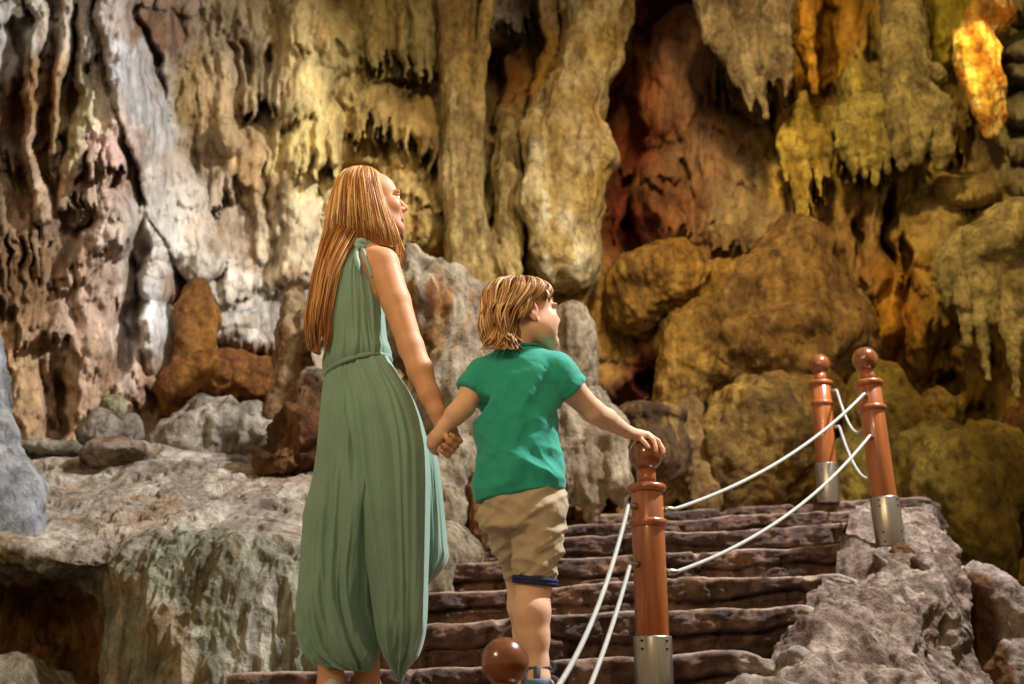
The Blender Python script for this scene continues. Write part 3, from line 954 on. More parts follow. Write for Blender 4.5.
rock('flowstone_column', 'wide pale flowstone column leaning left beside the dark red cleft, top centre',
     [('c', [(612, -70, 9.2, 32), (602, 5, 9.15, 30), (588, 60, 9.1, 27), (573, 102, 9.05, 31), (560, 140, 9.0, 36), (562, 200, 9.0, 38), (566, 262, 9.05, 34)]), ('c', [(545, 150, 8.85, 14), (542, 200, 8.8, 15), (546, 255, 8.85, 13)]), ('c', [(600, 128, 8.95, 9), (604, 160, 8.9, 11), (592, 180, 8.9, 10)])],
     'column', h=0.018, k=0.10, amp=0.06, freq=2.0, flute=0.05, ffreq=4.5, c=('#bca878', '#a88e54', '#c8ba92'), seed=38)
rock('flowstone_column', 'straight grey-brown rock column with a thin pale rib, left of the dark recess',
     [('c', [(455, -70, 9.0, 18), (458, 60, 8.95, 18), (460, 160, 8.9, 18), (466, 240, 8.85, 22), (474, 300, 8.8, 30)]), ('c', [(494, -60, 8.9, 6), (482, 50, 8.85, 6), (475, 110, 8.8, 6), (474, 170, 8.75, 6), (480, 220, 8.7, 6), (494, 250, 8.7, 7), (514, 290, 8.65, 10)])],
     'column', h=0.016, k=0.05, amp=0.03, freq=2.2, flute=0.05, ffreq=5, c=('#a48a54', '#8a7242', '#b8a268'), seed=39)
rock('flowstone_column', 'short ochre column filling the gap under the dark recess, top centre',
     [('c', [(507, 122, 9.1, 11), (508, 180, 9.0, 14), (505, 240, 8.95, 16), (502, 300, 8.85, 22)])], 'column', h=0.016, k=0.05, amp=0.04, freq=4, flute=0.04, ffreq=6, c=('#98824a', '#80693a', '#ae9860'), seed=40)
# hanging formations on the right wall
rock('stalactite', 'big drooping flowstone curtain with long fingers at the right edge',
     [('e', 990, 255, 8.5, 54, 34, 0.4, -14), ('e', 1020, 240, 8.5, 44, 40, 0.4)] +
     [('c', [(x, 262, 8.28, 9), (x + dx * 0.6, (262 + yb) / 2, 8.22, 8), (x + dx, yb, 8.25, 3.5)]) for x, dx, yb in ((946, 0, 310), (957, 10, 345), (972, 16, 378), (988, 6, 322), (1000, 18, 398), (1012, 8, 352), (1026, 8, 400))],
     'stalactite', h=0.016, k=0.04, amp=0.035, freq=6, c=('#a4945c', '#8c7c48', '#b4a468'), seed=31).name = 'stalactite_curtain'
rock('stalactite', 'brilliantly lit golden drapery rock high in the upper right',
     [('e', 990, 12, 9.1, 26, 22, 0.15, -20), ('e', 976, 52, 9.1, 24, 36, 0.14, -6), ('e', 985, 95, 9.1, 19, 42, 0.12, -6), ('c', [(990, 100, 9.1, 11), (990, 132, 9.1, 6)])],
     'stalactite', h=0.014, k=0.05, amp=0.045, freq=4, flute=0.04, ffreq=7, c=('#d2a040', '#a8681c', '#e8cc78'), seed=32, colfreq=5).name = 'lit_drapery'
rock('stalactite', 'fanned grey-brown stalactite cluster hanging high right of the dark cleft',
     [('e', 738, 0, 8.9, 40, 50, 0.3)] + [('c', [(x, 0, 8.85, 13), (x + dx * 0.5, (yb) * 0.6, 8.78, 9), (x + dx, yb, 8.8, 2.5)]) for x, dx, yb in ((706, 14, 60), (718, 20, 88), (734, 18, 112), (752, 14, 118), (768, 6, 86), (782, 4, 96))],
     'stalactite', h=0.016, k=0.04, amp=0.03, freq=6, flute=0.03, c=('#8a7a58', '#746448', '#9c8c66'), seed=33).name = 'stalactite_cluster'
rock('stalactite', 'yellow-fingered drip knob hanging in the upper right, below the lit drapery\'s left',
     [('e', 866, 122, 9.15, 36, 26, 0.30), ('e', 862, 95, 9.3, 24, 36, 0.25)] + [('c', [(x, 128, 8.95, 8), (x + 1, (130 + yb) / 2, 8.9, 6), (x + 2, yb, 8.95, 2.5)]) for x, yb in ((842, 160), (852, 182), (863, 176), (874, 186), (885, 172))],
     'stalactite', h=0.014, k=0.03, amp=0.025, freq=7, c=('#a0904a', '#8a783a', '#b8a650'), seed=34).name = 'drip_knob'
rock('stalactite', 'lumpy drapery mass with three broad lobes under the upper right slots',
     [('c', [(902, -40, 9.2, 20), (904, 40, 9.05, 22), (908, 100, 8.95, 24)]), ('e', 925, 118, 8.95, 28, 32, 0.28), ('c', [(900, 110, 8.85, 15), (902, 150, 8.8, 9), (903, 168, 8.85, 4)]), ('c', [(922, 130, 8.82, 14), (918, 160, 8.82, 6)]), ('c', [(940, 130, 8.84, 13), (943, 150, 8.82, 11), (940, 166, 8.86, 5)]), ('e', 925, 80, 9.1, 20, 14, 0.2)],
     'stalactite', h=0.015, k=0.05, amp=0.03, freq=6, c=('#948450', '#7e7042', '#a6965c'), seed=35).name = 'drapery_lobe'
rock('stalactite', 'slim amber rib hanging between the fanned cluster and the yellow draperies', [('c', [(806, -40, 8.9, 8), (808, 40, 8.85, 7), (815, 92, 8.9, 3)])], 'stalactite', h=0.012, amp=0.025, freq=8, c=('#b4821e', '#986a1a', '#c49428'), seed=36)
rock('stalactite', 'yellow ragged drapery just above the cone-topped golden mound',
     [('e', 803, 140, 9.42, 24, 40, 0.25, -8)] + [('c', [(x * .6 + 320, 96 + abs(x - 804), 9.35, 5), (x, 140, 9.14, 8), (x + dx, yb, 9.14, 2.5)]) for x, dx, yb in ((786, 0, 180), (794, 4, 215), (804, 2, 228), (815, 6, 196), (824, 4, 176))],
     'stalactite', h=0.014, k=0.03, amp=0.03, freq=7, c=('#b09640', '#988034', '#c0a850'), seed=37).name = 'drapery'

# ------------------------------------------------------------------ stone staircase
STEP0_Y, STEP_T, STEP0_Z, STEP_R, YAW = 3.9, 0.51, 0.08, 0.165, math.tan(math.radians(7))
stairs = empty('stone_staircase', (0.3, 5.0, FLOOR_Z))
tag(stairs, 'rough dark brown stone staircase climbing behind the boy', 'staircase')


def x_at(px, py, Y):
    return float(P(px, py, Y)[0])


def step(k, xl, xr, zdrop=0.19, depth=0.75, yf=None):
    z = STEP0_Z + STEP_R * k - {0: .02, 1: .018, 2: .03, 3: .032, 4: .045, 5: .09, 6: .13}.get(k, 0)
    yc = (STEP0_Y + STEP_T * k) if yf is None else yf
    nu = max(60, int((xr - xl) / 0.008))
    # closed profile: back of tread -> front edge -> riser -> underside back
    pf = [(depth, 0)] + [(t, 0) for t in np.linspace(depth * 0.8, 0.03, 10)] + [(0.012, -0.004), (0.003, -0.012)] + [(0.0, -t) for t in np.linspace(0.02, zdrop, 34)] + [(0.05, -zdrop - 0.02), (depth, -zdrop - 0.02)]
    pf = np.array(pf)
    u = np.linspace(xl, xr, nu)
    G = np.zeros((nu, len(pf), 3))
    G[..., 0] = u[:, None]
    G[..., 1] = yc + pf[None, :, 0] - YAW * (u[:, None] - 0.3)
    G[..., 2] = z + pf[None, :, 1]
    q = G + np.array([0, 0, k * 7.7])
    f1 = (pf[:, 0] < 0.06)[None, :] * 1.0
    riser = ((pf[:, 0] < 0.004) & (pf[:, 1] < -0.015))[None, :] * 1.0
    d = 0.018 * fbm(q * np.array([3.2, 3, 6]), 4, seed=120) + 0.015 * fbm(q * np.array([12, 12, 20]), 4, 0.6, seed=121)
    zz = -pf[None, :, 1] / zdrop
    # joint between the two courses of stone and upright joints
    jl = 0.48 + 0.22 * fbm(np.stack([u * 1.6, u * 0 + k * 2.7, u * 0], -1), 4, seed=122)[:, None]
    groove = np.exp(-((zz - jl) / 0.04) ** 2) * (0.5 + 0.5 * sstep(-0.3, 0.2, fbm(q * np.array([1.5, 1, 1]), 2, seed=123)))
    cell = u[:, None] * 1.9 + np.where(zz < jl, 0.0, 0.43) + 0.25 * k + 0.1 * fbm(q * 2, 2, seed=124)
    vj = np.exp(-((cell - np.round(cell)) / 0.03) ** 2)
    low = np.where(zz > jl, 0.022, 0.0)
    G[..., 1] += f1 * d * 1.0 + riser * (0.045 * groove + 0.03 * vj * (zz > 0.16) + low * sstep(-.4, .3, fbm(q * np.array([2, 1, 1]), 2, seed=139)))
    edge = 0.009 * fbm(np.stack([u * 5, u * 0 + k * 3, u * 0], -1), 4, seed=125)[:, None] + 0.014 * fbm(np.stack([u * 1.1, u * 0 + k * 3.3, u * 0], -1), 2, seed=126)[:, None]
    nick = -0.02 * sstep(0.35, 0.6, fbm(np.stack([u * 7, u * 0 + k * 5, u * 0], -1), 2, seed=127))[:, None]
    G[..., 2] += (pf[None, :, 1] > -0.1) * (edge + nick * f1)
    # ragged end on the right: the end wanders and rounds off
    endw = sstep(0.15, 0.0, xr - u)[:, None]
    G[..., 1] += endw * 0.06 + endw * 0.05 * fbm(q * 6, 3, seed=128)
    G[..., 2] -= endw ** 2 * 0.03
    V = G.reshape(-1, 3)
    Fq = [tuple(r) for r in grid_faces(nu, len(pf), flip=True)]
    n = len(pf)
    Fq += [tuple(range(n)), tuple(range((nu - 1) * n + n - 1, (nu - 1) * n - 1, -1))]
    Fq += [(i * n, (i + 1) * n, (i + 1) * n + n - 1, i * n + n - 1) for i in range(nu - 1)]
    c = rock_color(V, '#5e4438', '#48342a', '#745848', 4.0, k)
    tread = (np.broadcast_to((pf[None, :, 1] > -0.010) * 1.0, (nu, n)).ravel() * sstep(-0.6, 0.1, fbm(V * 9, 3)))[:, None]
    c = c * (1 - 0.75 * tread) + 0.75 * tread * lin('#b09684')  # light catching tread tops and edges, painted in as a paler tone
    mort = sstep(0.38, 0.55, fbm(V * np.array([5, 5, 9]), 4, seed=129 + k))[:, None]
    c = c * (1 - 0.5 * mort) + 0.5 * mort * lin('#8e7058')
    endc = (sstep(0.22, 0.08, xr - V[:, 0] + 0.08 * fbm(V * 7, 3)))[:, None]
    c = c * (1 - endc) + endc * rock_color(V, '#9a8a7c', '#86766a', '#b0a294', 6, k)
    o = make_mesh('step', V - np.array(stairs.location), Fq, MAT_STAIR, stairs, col=c)
    return o


step(-4, -1.2, 0.95, 0.40, 0.6, 2.55)
step(-3, -1.2, 0.95, 0.19, 0.6, 2.78)
step(-2, -1.2, 0.95, 0.19, 0.6, 3.02)
step(-1, x_at(190, 705, 3.3), x_at(745, 700, 3.3), 0.19, 0.85, 3.26)
step(0, x_at(218, 673, 3.95), x_at(776, 651, 3.85))
step(1, x_at(330, 635, 4.45), x_at(838, 609, 4.3))
step(2, x_at(350, 605, 4.95), x_at(862, 576, 4.8))
step(3, x_at(400, 583, 5.45), x_at(905, 548, 5.25))
step(4, x_at(470, 555, 5.95), x_at(930, 528, 5.75))
step(5, x_at(560, 525, 6.45), x_at(935, 512, 6.3))
step(6, x_at(590, 505, 6.95), x_at(938, 497, 6.8), 0.19, 2.6)

# rubble flank at the right of the steps
flank = [[(872, 512, 6.9), (905, 506, 6.9), (925, 502, 6.8), (936, 512, 6.8), (940, 560, 6.9)],
         [(850, 524, 5.85), (905, 526, 5.85), (925, 522, 5.95), (940, 535, 6.1), (948, 580, 6.4)],
         [(840, 550, 5.25), (880, 547, 5.2), (915, 546, 5.2), (945, 558, 5.3), (962, 600, 5.7)],
         [(822, 588, 4.75), (858, 580, 4.72), (905, 574, 4.75), (952, 588, 4.85), (980, 630, 5.4)],
         [(795, 622, 4.35), (832, 612, 4.3), (885, 606, 4.35), (945, 622, 4.5), (988, 660, 5.1)],
         [(740, 668, 3.9), (778, 656, 3.84), (850, 648, 3.95), (930, 664, 4.2), (990, 700, 4.8)],
         [(705, 720, 3.5), (755, 708, 3.4), (830, 706, 3.55), (920, 722, 3.9), (995, 760, 4.6)],
         [(690, 860, 3.3), (745, 860, 3.15), (830, 870, 3.3), (930, 880, 3.7), (1010, 900, 4.5)]]


def flank_disp(A, U, V):
    d = 0.085 * fbm(A * 2.6, 4, 0.55, seed=131) + 0.035 * (ridged(A * 5, 3, 0.5, seed=132) - 0.5) + 0.010 * fbm(A * 24, 3, 0.6, seed=133)
    return d


o = patch('rubble_bank', flank, 330, 260, flank_disp,
          lambda V, U, W: (lambda m: rock_color(V, '#9a887b', '#7e6c60', '#b4a496', 4, 40) * (1 - 0.7 * m) + 0.7 * m * lin('#62483a'))(
              sstep(0.2, 0.5, fbm(V * np.array([7, 7, 7]), 4, seed=134))[:, None]), MAT_RUBBLE)
tag(o, 'rough grey mortar-and-rubble bank right of the stairs, under the right post', 'rubble bank')
for lb, px, py, Y, rx, ry, rd, rot, c in (
        ('upright brown flat stone set into the rubble bank below the right post', 902, 560, 5.02, 13, 17, 0.05, -20, ('#7a5630', '#644624', None)),
        ('thin pale stone sliver leaning beside the brown flat stone in the rubble bank', 884, 566, 4.98, 6, 16, 0.05, -35, ('#9a8a7e', '#847468', None)),
        ('long reddish stone wedged in the rubble bank right of the brown flat stone', 930, 580, 4.82, 8, 26, 0.05, -32, ('#6e4a3c', '#5c3c30', None)),
        ('pale bare stone poking out low in the rubble bank, near the bottom step', 800, 662, 3.86, 20, 13, 0.06, 24, ('#b0a69c', '#9a9086', None))):
    rock('embedded_stone', lb, [('e', px, py, Y, rx, ry, rd, rot)], 'stone', h=0.007, amp=0.02, freq=9, c=c, mat=MAT_RUBBLE, seed=px * 0.1)


# ------------------------------------------------------------------ wooden rope posts
def post(label, ball_c, base, R):
    """turned wooden post from base up to the ball centre; R = ball radius"""
    a, b = np.asarray(base, float), np.asarray(ball_c, float)
    L = np.linalg.norm(b - a)
    s = R / 0.056
    e = empty('rope_post', tuple(a))
    tag(e, label, 'post', 'rope posts along the steps')
    off = -a
    W_ = 0.053 * s
    ax = (b - a) / L

    def part(name, prof, mat, parent=e, sides=44):
        V, F = lathe(a, b, prof, sides)
        return make_mesh(name, V + off, F, mat, parent)
    top = L - R * 1.75
    part('shaft', [(0.20 * s, W_ * 0.97), (0.205 * s, W_), (L * 0.6, W_), (top - 0.004, W_ * 0.98), (top, W_ * 0.9)], MAT_WOOD)
    part('neck', [(top - 0.01, 0.033 * s), (L - R * 0.8, 0.030 * s)], MAT_WOOD)
    for t in (top - 0.012 * s, top - 0.125 * s):
        pr = [(t + 0.013 * s * math.sin(w), W_ + 0.011 * s * math.cos(w)) for w in np.linspace(-math.pi / 2, math.pi / 2, 12)]
        part('collar', [(t - 0.013 * s, W_ * 0.5)] + pr + [(t + 0.013 * s, W_ * 0.5)], MAT_WOOD)
    V, F = lathe(a, b, [(L - R * math.cos(w), max(R * math.sin(w), 0.0005)) for w in np.linspace(0, math.pi, 28)], 44)
    make_mesh('ball_finial', V + off, F, MAT_WOOD_DK, e)
    sl = part('metal_sleeve', [(0.0, W_ + 0.006), (0.005, W_ + 0.008), (0.205 * s, W_ + 0.008), (0.21 * s, W_ + 0.006), (0.21 * s, W_ * 0.9)], MAT_STEEL)
    for ang in (-50, -128):
        for t in (0.02, 0.06, 0.17, 0.195):
            d = np.array([math.cos(math.radians(ang)), math.sin(math.radians(ang)), 0])
            d = d - ax * (d @ ax)
            c = ax * (t * s) + d * (W_ + 0.006)
            V, F = tube([c, c + d * 0.004, c + d * 0.006], [0.0045 * s, 0.0045 * s, 0.0025 * s], 10)
            make_mesh('bolt', V, F, MAT_DARKMETAL, sl)
    return dict(a=a, b=b, ax=ax, L=L, top=top, W=W_, s=s)


def at_post(p, t, ang):
    """point on the post surface, t metres below its top shoulder"""
    d = np.array([math.cos(math.radians(ang)), math.sin(math.radians(ang)), 0])
    d = d - p['ax'] * (d @ p['ax'])
    d /= np.linalg.norm(d)
    return p['a'] + p['ax'] * (p['top'] - t) + d * (p['W'] + 0.004), d


POST1_Y = 3.7
p1 = post('polished wooden post in the middle whose ball top the boy rests his hand on', P(645.5, 455, POST1_Y), P(655, 706, POST1_Y), 17.0 * mpp(455, 3.7))
p2 = post('leaning wooden post standing on the rubble bank at the right', P(865, 359.5, 5.2), P(891, 547, 5.2), 12.6 * mpp(359, 5.2))
p3 = post('farthest wooden post, behind the top step left of the leaning right post', P(819.5, 364, 6.75), P(829, 503, 6.75), 10.2 * mpp(364, 6.75))
p0 = post('nearest wooden post, only its blurred dark ball showing at the bottom edge', P(505, 662, 2.35), P(508, 1010, 2.35), 24.0 * mpp(662, 2.35))


def rope(label, A, dA, B, dB, sag, rad=0.0069, out=0.03):
    A, B = np.asarray(A), np.asarray(B)
    t = np.linspace(0, 1, 40)
    a2, b2 = A + dA * out, B + dB * out
    pts = a2[None] * (1 - t)[:, None] + b2[None] * t[:, None]
    pts[:, 2] -= sag * 4 * t * (1 - t)
    pts = np.concatenate([A[None], pts, B[None]])
    e = empty('rope', tuple(pts[20]))
    tag(e, label, 'rope', 'white barrier ropes')
    off = -pts[20]
    V, F = tube(pts + off, rad, 10)
    make_mesh('cord', V, F, MAT_ROPE, e)
    for X, d in ((A, dA), (B, dB)):
        V, F = tube([X + off - d * 0.004, X + off + d * 0.012, X + off + d * 0.03, X + off + d * 0.034], [rad * 1.6, rad * 1.6, rad * 1.3, rad * 0.9], 12)
        make_mesh('end_fitting', V, F, MAT_STEEL, e)
    return e


T1, T2 = 0.075, 0.26
ropes = (('upper rope drooping from the middle post up to the leaning right post', p1, T1 + .005, 10, p2, T1, -125, 0.06),
         ('lower rope drooping from the middle post up to the leaning right post', p1, T2 + 0.02, 10, p2, T2, -125, 0.075),
         ('upper rope running down from the middle post past the boy\'s legs to the nearest post', p1, T1, -140, p0, T1, 80, 0.10),
         ('lower rope running down from the middle post to the nearest post, inside the upper one', p1, T2, -140, p0, T2, 70, 0.06),
         ('upper slack rope hanging between the farthest post and the leaning right post', p3, 0.06, -30, p2, 0.20, 110, 0.10),
         ('lower slack rope hanging between the farthest post and the leaning right post', p3, 0.26, -30, p2, 0.42, 110, 0.08))
for lb, pa, ta, aa, pb, tb, ab, sag in ropes:
    A, dA = at_post(pa, ta * pa['s'], aa)
    B, dB = at_post(pb, tb * pb['s'], ab)
    rope(lb, A, dA, B, dB, sag)


# ------------------------------------------------------------------ people: shared builders
def unit(v):
    v = np.asarray(v, float)
    return v / np.linalg.norm(v)


def head(s, o, fwd, sc, child=False):
    """skull, face, ears and neck stub at o (between the ears), looking along fwd; returns the local->world map"""
    f = unit(fwd)
    l = unit(np.cross([0, 0, 1.0], f))
    u = np.cross(f, l)
    R = np.stack([f, l, u], 1)
    T = lambda x, y, z: o + R @ (np.array([x, y, z]) * sc)

    def E(c, r, k=0.012, op='add'):
        s.ell(T(*c), np.array(r) * sc, R, k * sc, op)

    def C(a, b, ra, rb, k=0.01):
        s.cone(T(*a), T(*b), ra * sc, rb * sc, k * sc)
    E((-.016, 0, .038), (.094, .074, .086), .01)
    E((.040, 0, .034), (.052, .062, .058), .02)
    E((.036, 0, -.034), (.056, .056, .078), .025)
    nz = 0.8 if child else 1.0
    for sg in (-1, 1):
        C((.008, sg * .048, -.052), (.070, sg * .012, -.096), .022, .018, .035)         # jaw line
        if child:
            E((.046, sg * .040, -.050), (.036, .028, .040), .03)
        E((.068, sg * .036, -.028), (.026, .024, .026 if not child else .032), .02)      # cheek
        E((.088, sg * .030, .020), (.012, .026, .008), .012)                             # brow
    E((.078, 0, -.098), (.021, .022, .019), .015)                                         # chin
    for sg in (-1, 1):
        E((.104, sg * .033, .000), (.017, .019, .012), .012, 'sub')                      # eye socket
    C((.090, 0, .010), (.094 + .021 * nz, 0, -.026 + (0.004 if child else 0)), .0085, .0105 * (0.9 if child else 1), .008)
    E((.100, 0, -.034), (.013, .012, .009), .008)
    for sg in (-1, 1):
        E((.099, sg * .0115, -.033), (.011, .0075, .0075), .005)                         # nostril wings
    E((.094, 0, -.046), (.008, .016, .010), .008)
    E((.0965, 0, -.0590), (.0075, .019, .0050), .004)                                     # lips
    E((.0955, 0, -.0685), (.0075, .017, .0056), .004)
    E((.107, 0, -.0637), (.006, .018, .0010), .002, 'sub')
    E((.092, 0, -.080), (.010, .02, .006), .006, 'sub')
    for sg in (-1, 1):                                                                     # ears
        E((-.008, sg * .077, -.008), (.021, .010, .032), .006)
        E((-.004, sg * .088, -.003), (.011, .007, .018), .004, 'sub')
        E((-.002, sg * .077, -.035), (.010, .008, .010), .005)
    for sg in (-1, 1):                                                                     # eyelids
        E((.0855, sg * .032, .008), (.012, .017, .004), .004)
        E((.0845, sg * .032, -.009), (.011, .016, .004), .004)
    return T, R


def eyes(T, R, sc, body):
    for sg in (-1, 1):
        c = T(.0835, sg * .032, -.0005)
        V, F = [], []
        n, m = 16, 20
        for i in range(n + 1):
            w = math.pi * i / n
            for j in range(m):
                a = 2 * math.pi * j / m
                V.append(c + R @ (np.array([math.cos(w), math.sin(w) * math.cos(a), math.sin(w) * math.sin(a)]) * 0.0118 * sc))
        mi = []
        for i in range(n):
            for j in range(m):
                F.append((i * m + j, i * m + (j + 1) % m, (i + 1) * m + (j + 1) % m, (i + 1) * m + j))
                mi.append(1 if i < 3 else 0)
        make_mesh('eye', np.array(V), F, None, body, mats=[MAT_EYEW, MAT_IRIS], fmat=mi)
        pts = [T(.096 - .010 * abs(t), sg * (.012 + .036 * t), .021 + .007 * math.sin(t * 2.4)) for t in np.linspace(0, 1, 9)]
        V, F = tube(pts, [.0012 * sc, .0024 * sc, .0027 * sc, .0027 * sc, .0025 * sc, .0022 * sc, .0018 * sc, .0014 * sc, .0006 * sc], 6)
        make_mesh('eyebrow', V, F, MAT_BROW, body)


MAT_BROW = plain('eyebrow_hair', '#8a5a34', 0.6, 0.3, var=0.2, vscale=300)


def crom(A, n):
    A = np.asarray(A, float)
    m = len(A)
    t = np.linspace(0, m - 1, n)
    i = np.clip(np.floor(t).astype(int), 0, m - 2)
    f = (t - i).reshape((-1,) + (1,) * (A.ndim - 1))
    g = lambda k: A[np.clip(k, 0, m - 1)]
    p0, p1, p2, p3 = g(i - 1), g(i), g(i + 1), g(i + 2)
    return 0.5 * ((2 * p1) + (-p0 + p2) * f + (2 * p0 - 5 * p1 + 4 * p2 - p3) * f ** 2 + (-p0 + 3 * p1 - 3 * p2 + p3) * f ** 3)


class Loft:
    """rings given as (xl, yl, xr, yr, depth, half_depth); point(phi, s)"""
    def __init__(s, rows, n=120, sq=1.0):
        L = np.array([P(r[0], r[1], r[4]) for r in rows])
        Rr = np.array([P(r[2], r[3], r[4]) for r in rows])
        s.C = crom((L + Rr) / 2, n)
        s.A = crom((Rr - L) / 2, n)
        s.B = crom(np.array([[0, r[5], 0] for r in rows], float), n)
        s.n = n
        s.sq = sq

    def at(s, phi, t, out=0.0):
        i = np.clip(np.asarray(t) * (s.n - 1), 0, s.n - 1)
        i0 = np.clip(np.floor(i).astype(int), 0, s.n - 2)
        f = (i - i0)[..., None]
        C = s.C[i0] * (1 - f) + s.C[i0 + 1] * f
        A = s.A[i0] * (1 - f) + s.A[i0 + 1] * f
        B = s.B[i0] * (1 - f) + s.B[i0 + 1] * f
        c, sn = np.cos(phi), np.sin(phi)
        c = np.sign(c) * np.abs(c) ** s.sq
        sn = np.sign(sn) * np.abs(sn) ** s.sq
        d = c[..., None] * A + sn[..., None] * B
        ln = np.linalg.norm(d, axis=-1, keepdims=True) + 1e-9
        return C + d * (1 + np.asarray(out)[..., None] / ln)

    def mesh(s, nphi, nt, fold):
        ph = np.linspace(0, 2 * math.pi, nphi, endpoint=False)
        t = np.linspace(0, 1, nt)
        PH, TT = np.meshgrid(ph, t, indexing='ij')
        G = s.at(PH, TT, fold(PH, TT))
        V = G.reshape(-1, 3)
        F = [tuple(r) for r in grid_faces(nphi, nt, wrap_u=True)]
        F.append(tuple(i * nt for i in range(nphi)))
        F.append(tuple(i * nt + nt - 1 for i in range(nphi - 1, -1, -1)))
        return V, F


def n2(a, b, seed=0.0, octv=3):
    a, b = np.broadcast_arrays(a, b)
    return fbm(np.stack([a, b, np.zeros_like(a)], -1), octv, seed=seed)


def r2(a, b, seed=0.0, octv=2):
    a, b = np.broadcast_arrays(a, b)
    return ridged(np.stack([a, b, np.zeros_like(a)], -1), octv, seed=seed)


def skin_col(V, base, spots):
    c = np.tile(lin(base), (len(V), 1))
    c *= (1 + 0.08 * fbm(V * 25, 3))[:, None]
    for p, r, cc, k in spots:
        w = (k * np.exp(-(np.linalg.norm(V - p, axis=1) / r) ** 2))[:, None]
        c = c * (1 - w) + w * lin(cc)
    return c


def strand(pts, r, sides=5):
    n = len(pts)
    t = np.linspace(0, 1, n)
    rr = r * np.minimum(1, 0.35 + 3 * t) * np.clip((1 - t) * 3.5, 0.08, 1)
    return tube(pts, rr, sides, caps=False)


def fingers(s, specs, k=0.004):
    for pts, r in specs:
        n = len(pts)
        s.chain(pts, np.linspace(r, r * 0.78, n), k)


# ------------------------------------------------------------------ the woman
WY = 3.45
WS = SDF((P(300, 300, WY)[0] - .05, 3.02, -0.10), (P(462, 300, WY)[0] + .03, 3.85, 1.74), 0.0042)
ORI = P(371.5, 203.5, WY)
T, R = head(WS, ORI, (math.cos(math.radians(14)), math.sin(math.radians(14)), 0.14), 0.94)
neck = P(357, 247, 3.44)
WS.cone(T(-.022, 0, -.055), neck, .052, .056, .03)
WS.cone(neck, P(352, 300, WY), .062, .10, .05)
shR, shL = P(383, 264, 3.385), P(329, 268, 3.55)
WS.cone(P(360, 256, 3.42), shR, .050, .050, .03)
WS.cone(P(352, 256, 3.46), shL, .048, .044, .03)
WS.cone(P(366, 276, 3.42), P(369, 296, 3.435), .045, .048, .03)      # shoulder blade
def zrow(py, xl, xr, Y, b):
    L_, R_ = P(xl, py, Y), P(xr, py, Y)
    c = (L_ + R_) / 2
    return (c[2], c[0], Y, (R_[0] - L_[0]) / 2, b)
WS.loft([zrow(275, 336, 376, WY, .07), zrow(310, 333, 372, WY, .080), zrow(345, 335, 376, WY, .07), zrow(372, 332, 388, WY, .08), zrow(410, 326, 406, WY, .11), zrow(450, 325, 414, WY, .11), zrow(475, 330, 410, WY, .09)], .03)
for hip, knee, ank in ((P(345, 460, 3.50), P(338, 565, 3.48), P(331, 664, 3.42)), (P(385, 460, 3.44), P(371, 562, 3.49), P(367, 668, 3.49))):
    WS.chain([hip, knee], [.085, .056], .02)
    WS.chain([knee, knee * 0.6 + ank * 0.4 + np.array([0, -.02, 0]), ank], [.054, .052, .034], .02)
    WS.chain([ank, ank + np.array([.0, .0, -.055]), ank + np.array([.03, .13, -.085])], [.034, .036, .026], .02)
# right arm, reaching down to the boy's hand
elb, wri = P(411, 347, 3.34), P(436.5, 411, 3.31)
WS.chain([shR, P(396, 302, 3.36), elb], [.050, .0455, .0375], .010)
WS.chain([elb, P(420, 370, 3.325), P(429, 394, 3.315), wri], [.0385, .0375, .030, .0235], .015)
palm = P(445, 431, 3.325)
WS.cone(wri, palm, .0235, .024, .012)
WS.cone(palm + np.array([-.008, 0, .004]), palm + np.array([.022, -.004, -.004]), .021, .019, .01)
WS.cone(palm + np.array([-.006, 0, -.012]), palm + np.array([.012, -.002, -.034]), .020, .018, .01)
WS.cone(P(447, 436, 3.315), P(446, 447, 3.31), .020, .017, .012)
fs = []
for i in range(4):
    kx, ky = 460.5 - 11.5 * i / 3, 441 + 15.5 * i / 3
    fs.append(([P(kx - 3, ky - 4, 3.315), P(kx, ky, 3.297), P(kx - 2, ky - .5, 3.270), P(kx - 7, ky - 4.5, 3.252), P(kx - 10, ky - 7, 3.247)], (.0082, .0086, .0082, .0070)[i]))
fingers(WS, fs)
for a_ in fs:
    WS.cone(P(447, 437, 3.317), a_[0][0], .017, .0095, .006)
fingers(WS, [([P(441, 424, 3.305), P(446, 432, 3.275), P(450, 441, 3.262)], .0105)])
V, Fq = WS.mesh(2)
wc = skin_col(V, '#d19c76', [(T(.102, 0, -.064), .012, '#b8685a', .6), (T(.075, .04, -.03), .03, '#cf8a6c', .5), (T(.075, -.04, -.03), .03, '#cf8a6c', .5), (T(.115, 0, -.028), .014, '#cf8468', .4)])
woman = make_mesh('person', V, Fq, MAT_SKIN, col=wc)
tag(woman, 'woman with long red-blonde hair in a loose sage-green jumpsuit, looking up and holding a hand', 'person')
eyes(T, R, 0.94, woman)

# hair: a full volume covered by separate strands
cap = Loft([(361, 170, 365, 169.8, 3.45, .008), (353, 171.8, 371.5, 171, 3.45, .036), (346, 175.5, 377, 174.5, 3.45, .062), (340, 182, 380, 180, 3.445, .083), (336, 191, 382, 188, 3.44, .095), (332.5, 203, 384.5, 199, 3.44, .100),
            (329, 218, 388, 212, 3.435, .100), (325, 234, 392, 226, 3.435, .096), (321, 246, 396, 238, 3.435, .088), (319, 254, 398, 250, 3.44, .064)], 90, 0.85)
fall = Loft([(335, 212, 372, 212, 3.44, .045), (327, 234, 366, 236, 3.415, .072), (320, 256, 352, 258, 3.385, .074), (315, 276, 341, 279, 3.37, .064), (310.5, 298, 335, 303, 3.365, .052),
             (307, 318, 331, 324, 3.36, .040), (306.5, 334, 329, 340, 3.36, .028), (309, 352, 325, 354, 3.36, .018)], 90)
parts, cols = [], []
